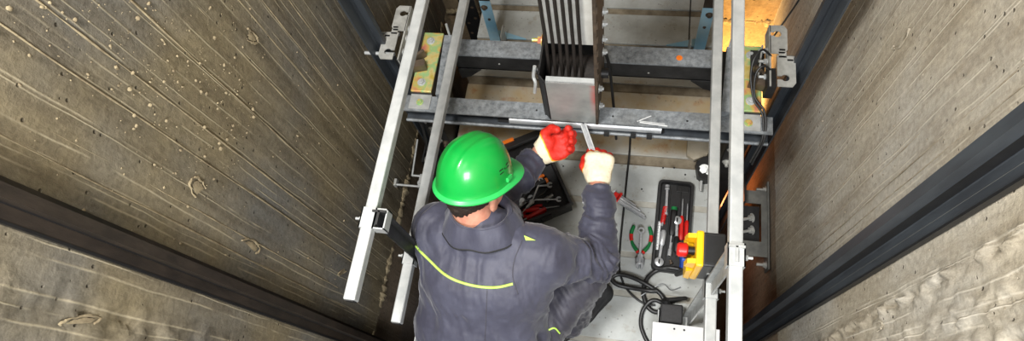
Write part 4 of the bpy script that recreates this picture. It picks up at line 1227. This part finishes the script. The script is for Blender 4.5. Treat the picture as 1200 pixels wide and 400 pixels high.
# hair below the hat
def hair(P):
    q = (P - RC) @ HR
    d = d_ell(P, hl(0, -.010, -.005), (.081, .101, .100), HR)
    d = smin(d, d_cap(P, hl(0, -.055, -.06), hl(0, -.052, -.085), .045, .04), .03)
    n = lattice_noise(P * 160 + 50, 5) * .0025
    d = np.maximum(d, q[..., 1] - .035 + np.clip(-q[..., 2] - .02, 0, 1) * .95)
    d = np.maximum(d, -q[..., 2] - .112)
    d = np.maximum(d, q[..., 2] - .06)
    return d - n
implicit('hair', hair, RC - .16, RC + .16, .004, M['hair'], person)

# hard hat
def helmet():
    nA, nR = 96, 26
    vs = []; fs = []
    def pt(a, t):
        # t 0 rim .. 1 apex
        c, s = math.sin(a), math.cos(a)          # a = 0 points forward
        ph = t * PI / 2
        rx, ry, rz = .104, .128, .142
        k = math.cos(ph) ** .78; zz = math.sin(ph) ** .95
        x, y, z = rx * c * k, ry * s * k - .004 * zz, rz * zz
        # central double ridge and side ridges along the crown
        w = math.exp(-((abs(x) - .030) / .006) ** 2) * .0042 * min(1, z / .09) ** 2
        w += math.exp(-(x / .016) ** 2) * .002 * min(1, z / .09) ** 2
        z += w
        # stepped front panel above the peak
        if t < .06:
            f = (1 - t / .06)
            x *= 1 + .05 * f; y *= 1 + .04 * f
        return V((x, y, z))
    for i in range(nR + 1):
        t = (i / nR) ** 1.15
        for j in range(nA): vs.append(pt(2 * PI * j / nA, min(t, .995)))
    for i in range(nR):
        for j in range(nA): fs.append((i * nA + j, i * nA + (j + 1) % nA, (i + 1) * nA + (j + 1) % nA, (i + 1) * nA + j))
    fs.append(tuple(range(nR * nA, (nR + 1) * nA)))
    W = lambda p: V(RC) + hr * p.x + hf * p.y + hu * p.z
    mb = MB(); mb.add([W(p) for p in vs], fs, True)
    hat = mb.build('hard_hat', M['helmet'], person, sharp=75)
    sol = hat.modifiers.new('thickness', 'SOLIDIFY'); sol.thickness = .003; sol.offset = -1
    # brim: gutter all round, drawn out into the peak at the front
    prof = []
    vs = []; fs = []
    for j in range(nA):
        a = 2 * PI * j / nA; c, s = math.sin(a), math.cos(a)
        pk = max(0, s) ** 2.2
        base = V((.104 * 1.05 * c, .128 * 1.04 * s, 0))
        n = V((c / .104, s / .128, 0)).normalized()
        dro = -.016 * pk - .004
        side = .008 + .038 * pk
        for off, z in ((-.003, .006), (.004, .003), (side * .7, dro * .5), (side, dro), (side - .002, dro - .006), (side * .6, dro * .5 - .006), (-.004, -.006)):
            vs.append(W(base + n * off + V((0, 0, z))))
    for j in range(nA):
        for k in range(7): fs.append((j * 7 + k, ((j + 1) % nA) * 7 + k, ((j + 1) % nA) * 7 + (k + 1) % 7, j * 7 + (k + 1) % 7))
    mb = MB(); mb.add(vs, fs, True); mb.build('brim', M['helmet_edge'], hat, sharp=60)
    tr = BVHTree.FromPolygons([W(pt(2 * PI * j / nA, min((i / nR) ** 1.15, .995))) for i in range(nR + 1) for j in range(nA)],
                              [(i * nA + j, i * nA + (j + 1) % nA, (i + 1) * nA + (j + 1) % nA, (i + 1) * nA + j) for i in range(nR) for j in range(nA)])
    def stick(a, z, y0):
        """surface point at side +x with given local y, z"""
        p0 = W(V((.3 * a, y0, z))); hit = tr.ray_cast(p0, -hr * a)
        return hit
    for a in (1, -1):
        for y0, z in ((.016, .062), (.016, .052), (.052, .062), (.052, .052)):
            h = stick(a, z, y0)
            if h[0] is None: continue
            n = h[1]; 
            if n.dot(hr * a) < 0: n = -n
            mb = MB(); mb.box(h[0], (.018, .0032, .0016), A_frame(hf, n)); mb.build('vent_slot', M['black'], hat)
        h = stick(a, .057, .034); n = h[1] if h[1].dot(hr * a) > 0 else -h[1]
        mb = MB(); mb.tube([h[0] - n * .001, h[0] + n * .001], .0028, 10); mb.build('vent_hole', M['black'], hat)
        h = stick(a, .018, .045); n = h[1] if h[1].dot(hr * a) > 0 else -h[1]
        mb = MB(); mb.box(h[0] + n * .003, (.030, .014, .008), A_frame(hf, n), .002); mb.box(h[0] + n * .0065, (.022, .004, .003), A_frame(hf, n), .001); mb.build('accessory_slot', M['helmet_edge'], hat)
    return hat
def A_frame(x, n):
    n = V(n).normalized(); x = V(x); x = (x - n * x.dot(n)).normalized(); y = n.cross(x)
    return Matrix((x, y, n)).transposed()
helmet()

# jacket
def ridge(P, seed, o=3):
    s = 0; a = 1
    for k in range(o):
        s = s + a * (1 - 2 * np.abs(lattice_noise(P * 2 ** k + 64, seed + k))); a *= .5
    return s
def seg_t(P, a, b):
    ab = b - a; t = ((P - a) @ ab) / (ab @ ab); d = np.linalg.norm(P - a - np.clip(t, 0, 1)[..., None] * ab, axis=-1)
    return t, d
cutR = (J['wR'] - J['eR']) / np.linalg.norm(J['wR'] - J['eR']); cutL = (J['wL'] - J['eL']) / np.linalg.norm(J['wL'] - J['eL'])
def sleeve(P, s, e, w, cut, back):
    up = d_cap(P, s, e, .080, .059)
    fo = d_cap(P, e, w + cut * .06, .057, .041)
    fo = np.maximum(fo, (P - w) @ cut + back)
    return smin(up, fo, .025)
def jacket(P):
    d = []
    for o in (-.092, -.032, .035, .105):
        oo = A((o, 0, 0)); fl = A((0, .012 if abs(o) > .05 else 0, -.012 if abs(o) > .05 else 0))
        d.append(d_cap(P, J['pel'] + oo * 1.0 + fl + A((0, 0, -.02)), J['lum'] + oo * 1.02 + fl, .112, .112))
        d.append(d_cap(P, J['lum'] + oo * 1.02 + fl, J['tho'] + oo * .95 + fl, .112, .108))
    d.append(d_cap(P, J['tho'] + A((-.09, .01, 0)), J['sL'] + A((.02, -.02, .0)), .10, .082))
    d.append(d_cap(P, J['tho'] + A((.09, .01, 0)), J['sR'] + A((-.02, 0, .0)), .10, .082))
    d.append(d_cap(P, J['tho'], J['neck'] + A((0, -.01, -.01)), .105, .075))
    d.append(d_cap(P, J['sL'], J['neck'], .078, .07)); d.append(d_cap(P, J['sR'], J['neck'], .078, .07))
    t = union(d, .05)
    t = np.maximum(t, -(P[..., 2] - .17))
    t = smin(t, sleeve(P, J['sR'], J['eR'], J['wR'], cutR, .012), .03)
    t = smin(t, sleeve(P, J['sL'], J['eL'], J['wL'], cutL, .006), .03)
    return t
def jacket_folds(P):
    out = np.zeros(len(P))
    wsum = np.zeros(len(P)) + 1e-6
    for s, e, w, seed in (('sR', 'eR', 'wR', 21), ('sL', 'eL', 'wL', 31)):
        t1, d1 = seg_t(P, J[s], J[e]); t2, d2 = seg_t(P, J[e], J[w])
        upper = (d1 < d2)
        t = np.where(upper, t1 * .28, .28 + t2 * .26)
        ins = np.clip((.105 - np.minimum(d1, d2)) / .03, 0, 1) * np.clip((t1 - .12) * 5, 0, 1) if True else 0
        # rings of folds leaning round the sleeve, strongest at the elbow and above the cuff
        k = np.exp(-((t - .28) / .10) ** 2) + .75 * np.exp(-((t - .44) / .08) ** 2) + .55 * np.exp(-((t - .12) / .07) ** 2) + .3
        off = (P - J[e]) @ A((.6, .5, .9))
        wp = lattice_noise(P * 11 + 30, seed + 5)
        Q = np.stack([t * 15 + off * 7 + wp * .8, P[:, 2] * 9 + P[:, 0] * 6, P[:, 1] * 8 + wp * .6], -1)
        f = ridge(Q, seed, 3)
        out += ins * k * f * .0135
        wsum += ins
    body_w = np.clip(1 - wsum, 0, 1)
    wq = lattice_noise(P * 8 + 30, 77)
    Q = np.stack([P[:, 0] * 15 + P[:, 2] * 5 + wq * .7, P[:, 1] * 4 + wq * .3, P[:, 2] * 4], -1)
    f = ridge(Q, 41, 3)
    Q2 = np.stack([P[:, 0] * 9 - P[:, 1] * 9, P[:, 1] * 7 + P[:, 0] * 8, P[:, 2] * 8], -1)
    g = ridge(Q2, 51, 2)
    hi = np.clip((P[:, 2] - .40) / .2, .25, 1)
    low = np.clip((P[:, 0] + .33) / .08, 0, 1) * np.clip((.66 - P[:, 2]) / .1, 0, 1)     # bunching under the right arm
    left = np.clip((-.56 - P[:, 0]) / .07, 0, 1)
    out += ridge(P * 34, 91, 2) * .0011
    out += body_w * (f * (.0046 + .004 * left) * hi + g * (.0030 + .011 * low))
    return out
jk, jv = implicit('jacket', jacket, (-.80, -.02, .14), (.05, 1.0, .86), .0058, M['jacket'], person, jacket_folds)
JB = BVHTree.FromPolygons([v.co.copy() for v in jk.data.vertices], [tuple(p.vertices) for p in jk.data.polygons])
def trousers(P):
    R = smin(d_cap(P, J['hR'], J['kR'], .108, .078), d_cap(P, J['kR'], J['aR'] + A((.0, 0, -.04)), .082, .062), .03)
    R = np.maximum(R, -(P[..., 2] - .105))
    L = smin(d_cap(P, J['hL'], J['kL'], .108, .085), d_cap(P, J['kL'] + A((0, 0, .0)), J['aL'], .082, .066), .03)
    L = np.maximum(L, -(P[..., 1] - .19) if False else -(P[..., 2] - .006))
    pel = d_cap(P, J['pel'] + A((-.08, 0, -.03)), J['pel'] + A((.08, 0, -.03)), .125, .125)
    return smin(smin(R, pel, .04), smin(L, pel, .04), .02)
def tr_folds(P):
    t1, d1 = seg_t(P, J['hR'], J['kR']); t2, d2 = seg_t(P, J['kR'], J['aR'])
    Q = np.stack([P[:, 0] * 22 + P[:, 1] * 16, (P[:, 1] - P[:, 0]) * 5, P[:, 2] * 9], -1)
    f = ridge(Q, 61, 3)
    k = .007 + .006 * np.exp(-((t2 - .85) / .3) ** 2) * (d2 < d1 + .02)
    return f * k * np.clip(P[:, 2] / .05, 0, 1)
trs, _ = implicit('trousers', trousers, (-.74, -.02, -.0), (.03, .74, .56), .0065, M['trousers'], person, tr_folds)
TB = BVHTree.FromPolygons([v.co.copy() for v in trs.data.vertices], [tuple(p.vertices) for p in trs.data.polygons])
# shoes
def shoe(nm, heel, toe, ankle, flat):
    h, t, a = A(heel), A(toe), A(ankle)
    mid = h * .45 + t * .55
    def up(P):
        d = union([d_cap(P, h, mid, .038, .041), d_cap(P, mid, t, .043, .037), d_cap(P, h * .8 + t * .2, a, .042, .046), d_cap(P, h * .5 + t * .5, a * .6 + mid * .4, .034, .035)], .03)
        d = np.maximum(d, P[..., 2] - a[2] - .005)
        return np.maximum(d, -(P[..., 2] - .012)) if flat else d
    lo = np.minimum(np.minimum(h, t), a) - .07; hi_ = np.maximum(np.maximum(h, t), a) + .07
    s, _ = implicit(nm, up, lo, hi_, .005, M['shoe'], person)
    if flat:
        def so(P):
            d = union([d_cap(P * A((1, 1, 0)) , h * A((1, 1, 0)), mid * A((1, 1, 0)), .042, .045), d_cap(P * A((1, 1, 0)), mid * A((1, 1, 0)), t * A((1, 1, 0)), .048, .042)], .02)
            return np.maximum(d, np.abs(P[..., 2] - .010) - .0095)
        implicit('sole', so, (lo[0], lo[1], -.01), (hi_[0], hi_[1], .035), .004, M['sole'], s)
    return s
shoe('shoe', (-.222, .345, .045), (-.058, .535, .042), (-.20, .372, .115), True)
shoe('shoe', (-.60, .195, .10), (-.61, .055, .05), (-.60, .235, .09), False)

# gloves
def glove(HF, fingers, thumb, nm, back):
    o, R = HF
    def fn(P):
        d = hand_sdf(P, HF, fingers, thumb, .0042)
        q = (P - o) @ R
        return np.maximum(d, -(q[..., 1] + back))
    ob, vs = implicit(nm, fn, o - .19, o + .19, .0038, M['glove'], person, lambda P: .0012 * ridge(P * 55, 71, 2))
    q = (vs - o) @ R
    side = np.clip(.5 - (q[:, 2] - .001) / .030, 0, 1)
    reach = np.clip((q[:, 1] - .012) / .05, 0, 1)
    dip = side * reach * 1.15
    # finger ends and the thumb are dipped all round
    dist = np.full(len(q), 9.)
    for pts in [f[1:] for f in fingers] + [thumb[1:]]:
        for a, b in zip(pts[:-1], pts[1:]): dist = np.minimum(dist, seg_t(q, a, b)[1])
    k = np.clip(1.25 - dist / .028, 0, 1)
    dip = np.clip(np.maximum(dip, k), 0, 1)
    ca = ob.data.color_attributes.new('dip', 'FLOAT_COLOR', 'POINT')
    ca.data.foreach_set('color', np.stack([dip, dip, dip, np.ones_like(dip)], 1).astype(np.float32).ravel())
    return ob
glove(RH, RF, RT, 'glove', .012); glove(LH, LF, LT, 'glove', .004)

# collar, piping, seams, tabs
def collar():
    c = V((-.440, .572, .768)); ax = (V(RC) + hu * -.07 - hf * .03 - c); ax = V((.0, .42, .85)).normalized()
    x = V((1, 0, 0)); x = (x - ax * x.dot(ax)).normalized(); y = ax.cross(x)
    n = 72; vs = []; fs = []
    prof = [(.074, -.030), (.078, .030), (.084, .037), (.092, .034), (.122, -.018), (.126, -.030), (.119, -.028), (.088, .020), (.082, -.03)]
    m = len(prof)
    for i in range(n):
        a = math.radians(-90 - 158 + 316 * i / (n - 1))
        wv = 1 + .03 * math.sin(a * 5) + .02 * math.sin(a * 9 + 1)
        tip = 1 + .22 * max(0, abs(i / (n - 1) - .5) * 2 - .72) / .28
        for r, h in prof:
            rr = r * (1.06 if r < .09 else 1.0 * wv * tip)
            vs.append(c + (x * math.cos(a) * 1.04 + y * math.sin(a) * .92) * rr + ax * (h if h > 0 else h * wv))
    for i in range(n - 1):
        for k in range(m): fs.append((i * m + k, (i + 1) * m + k, (i + 1) * m + (k + 1) % m, i * m + (k + 1) % m))
    fs += [tuple(range(m)), tuple(range((n - 1) * m, n * m))[::-1]]
    mb = MB(); mb.add(vs, fs, True)
    col = mb.build('collar', M['jacket'], jk, sharp=70)
    e = MB(); e.tube([V(vs[i * m + 5]) - ax * .003 for i in range(n)], .0028, 6); e.build('collar_seam', M['sole'], col)
    e = MB(); e.tube([V(vs[i * m + 3]) for i in range(n)], .0022, 6); e.build('collar_seam', M['jacket'], col)
    return col
collar()
def drape(bvh, uv, lift, k=10):
    """curve laid over the cloth where the photograph shows it"""
    out = []
    pts = spline([(u, v, 0) for u, v in uv], k)
    for p in pts:
        d = (on(p.x, p.y, 0) - C0).normalized()
        h = bvh.ray_cast(C0, d)
        if h[0] is not None: out.append(h[0] - d * lift)
    return out
for nm, b, uv, r, m, par, lift in (('piping', JB, ((485, 284), (491, 293), (503, 305), (520, 321), (537, 330), (560, 336), (582, 337), (601, 333)), .0042, M['lime'], jk, .001),
                                   ('seam', JB, ((571, 340), (570, 360), (569, 385), (568, 402)), .0016, M['trousers'], jk, 0),
                                   ('seam', JB, ((612, 282), (603, 305), (601, 325), (607, 345)), .0018, M['trousers'], jk, 0),
                                   ('piping', TB, ((626, 391), (634, 391), (643, 387), (650, 385), (656, 391)), .003, M['lime'], trs, .001),
                                   ('seam', TB, ((622, 345), (620, 365), (614, 402)), .002, M['sole'], trs, 0)):
    pts = drape(b, uv, lift)
    if len(pts) > 3:
        mb = MB(); mb.tube(pts, r, 8); mb.build(nm, m, par)
for uv in (((596, 252), (601, 262), (596, 263)), ((614, 276), (628, 282), (616, 282))):
    pts = [p for p in drape(JB, uv, .004, 1)]
    if len(pts) == 3:
        mb = MB(); up = (C0 - pts[0]).normalized() * .003
        mb.add(pts + [p + up for p in pts], [(0, 1, 2), (5, 4, 3), (0, 1, 4, 3), (1, 2, 5, 4), (2, 0, 3, 5)]); mb.build('lime_tab', M['lime'], jk)
# ribbed grey tool in the right fist
tl = thing('grip_bar', 'grey ribbed metal bar held between the two gloved hands', 'hand tool', (-.14, .99, .47))
a, b = V((-.178, 1.058, .500)), V((-.098, .880, .468))
ax = (b - a).normalized()
mb = MB(); mb.bar(a, b, .021, .010, (0, 0, 1), .002); mb.build('bar', M['tool_grey'], tl)
for s in (-1, 1):
    sd = ax.cross(V((0, 0, 1))).normalized()
    mb = MB(); mb.bar(a + sd * .0085 * s + V((0, 0, .006)), b + sd * .0085 * s + V((0, 0, .006)), .004, .004); mb.build('rib', M['galv_bright'], tl)
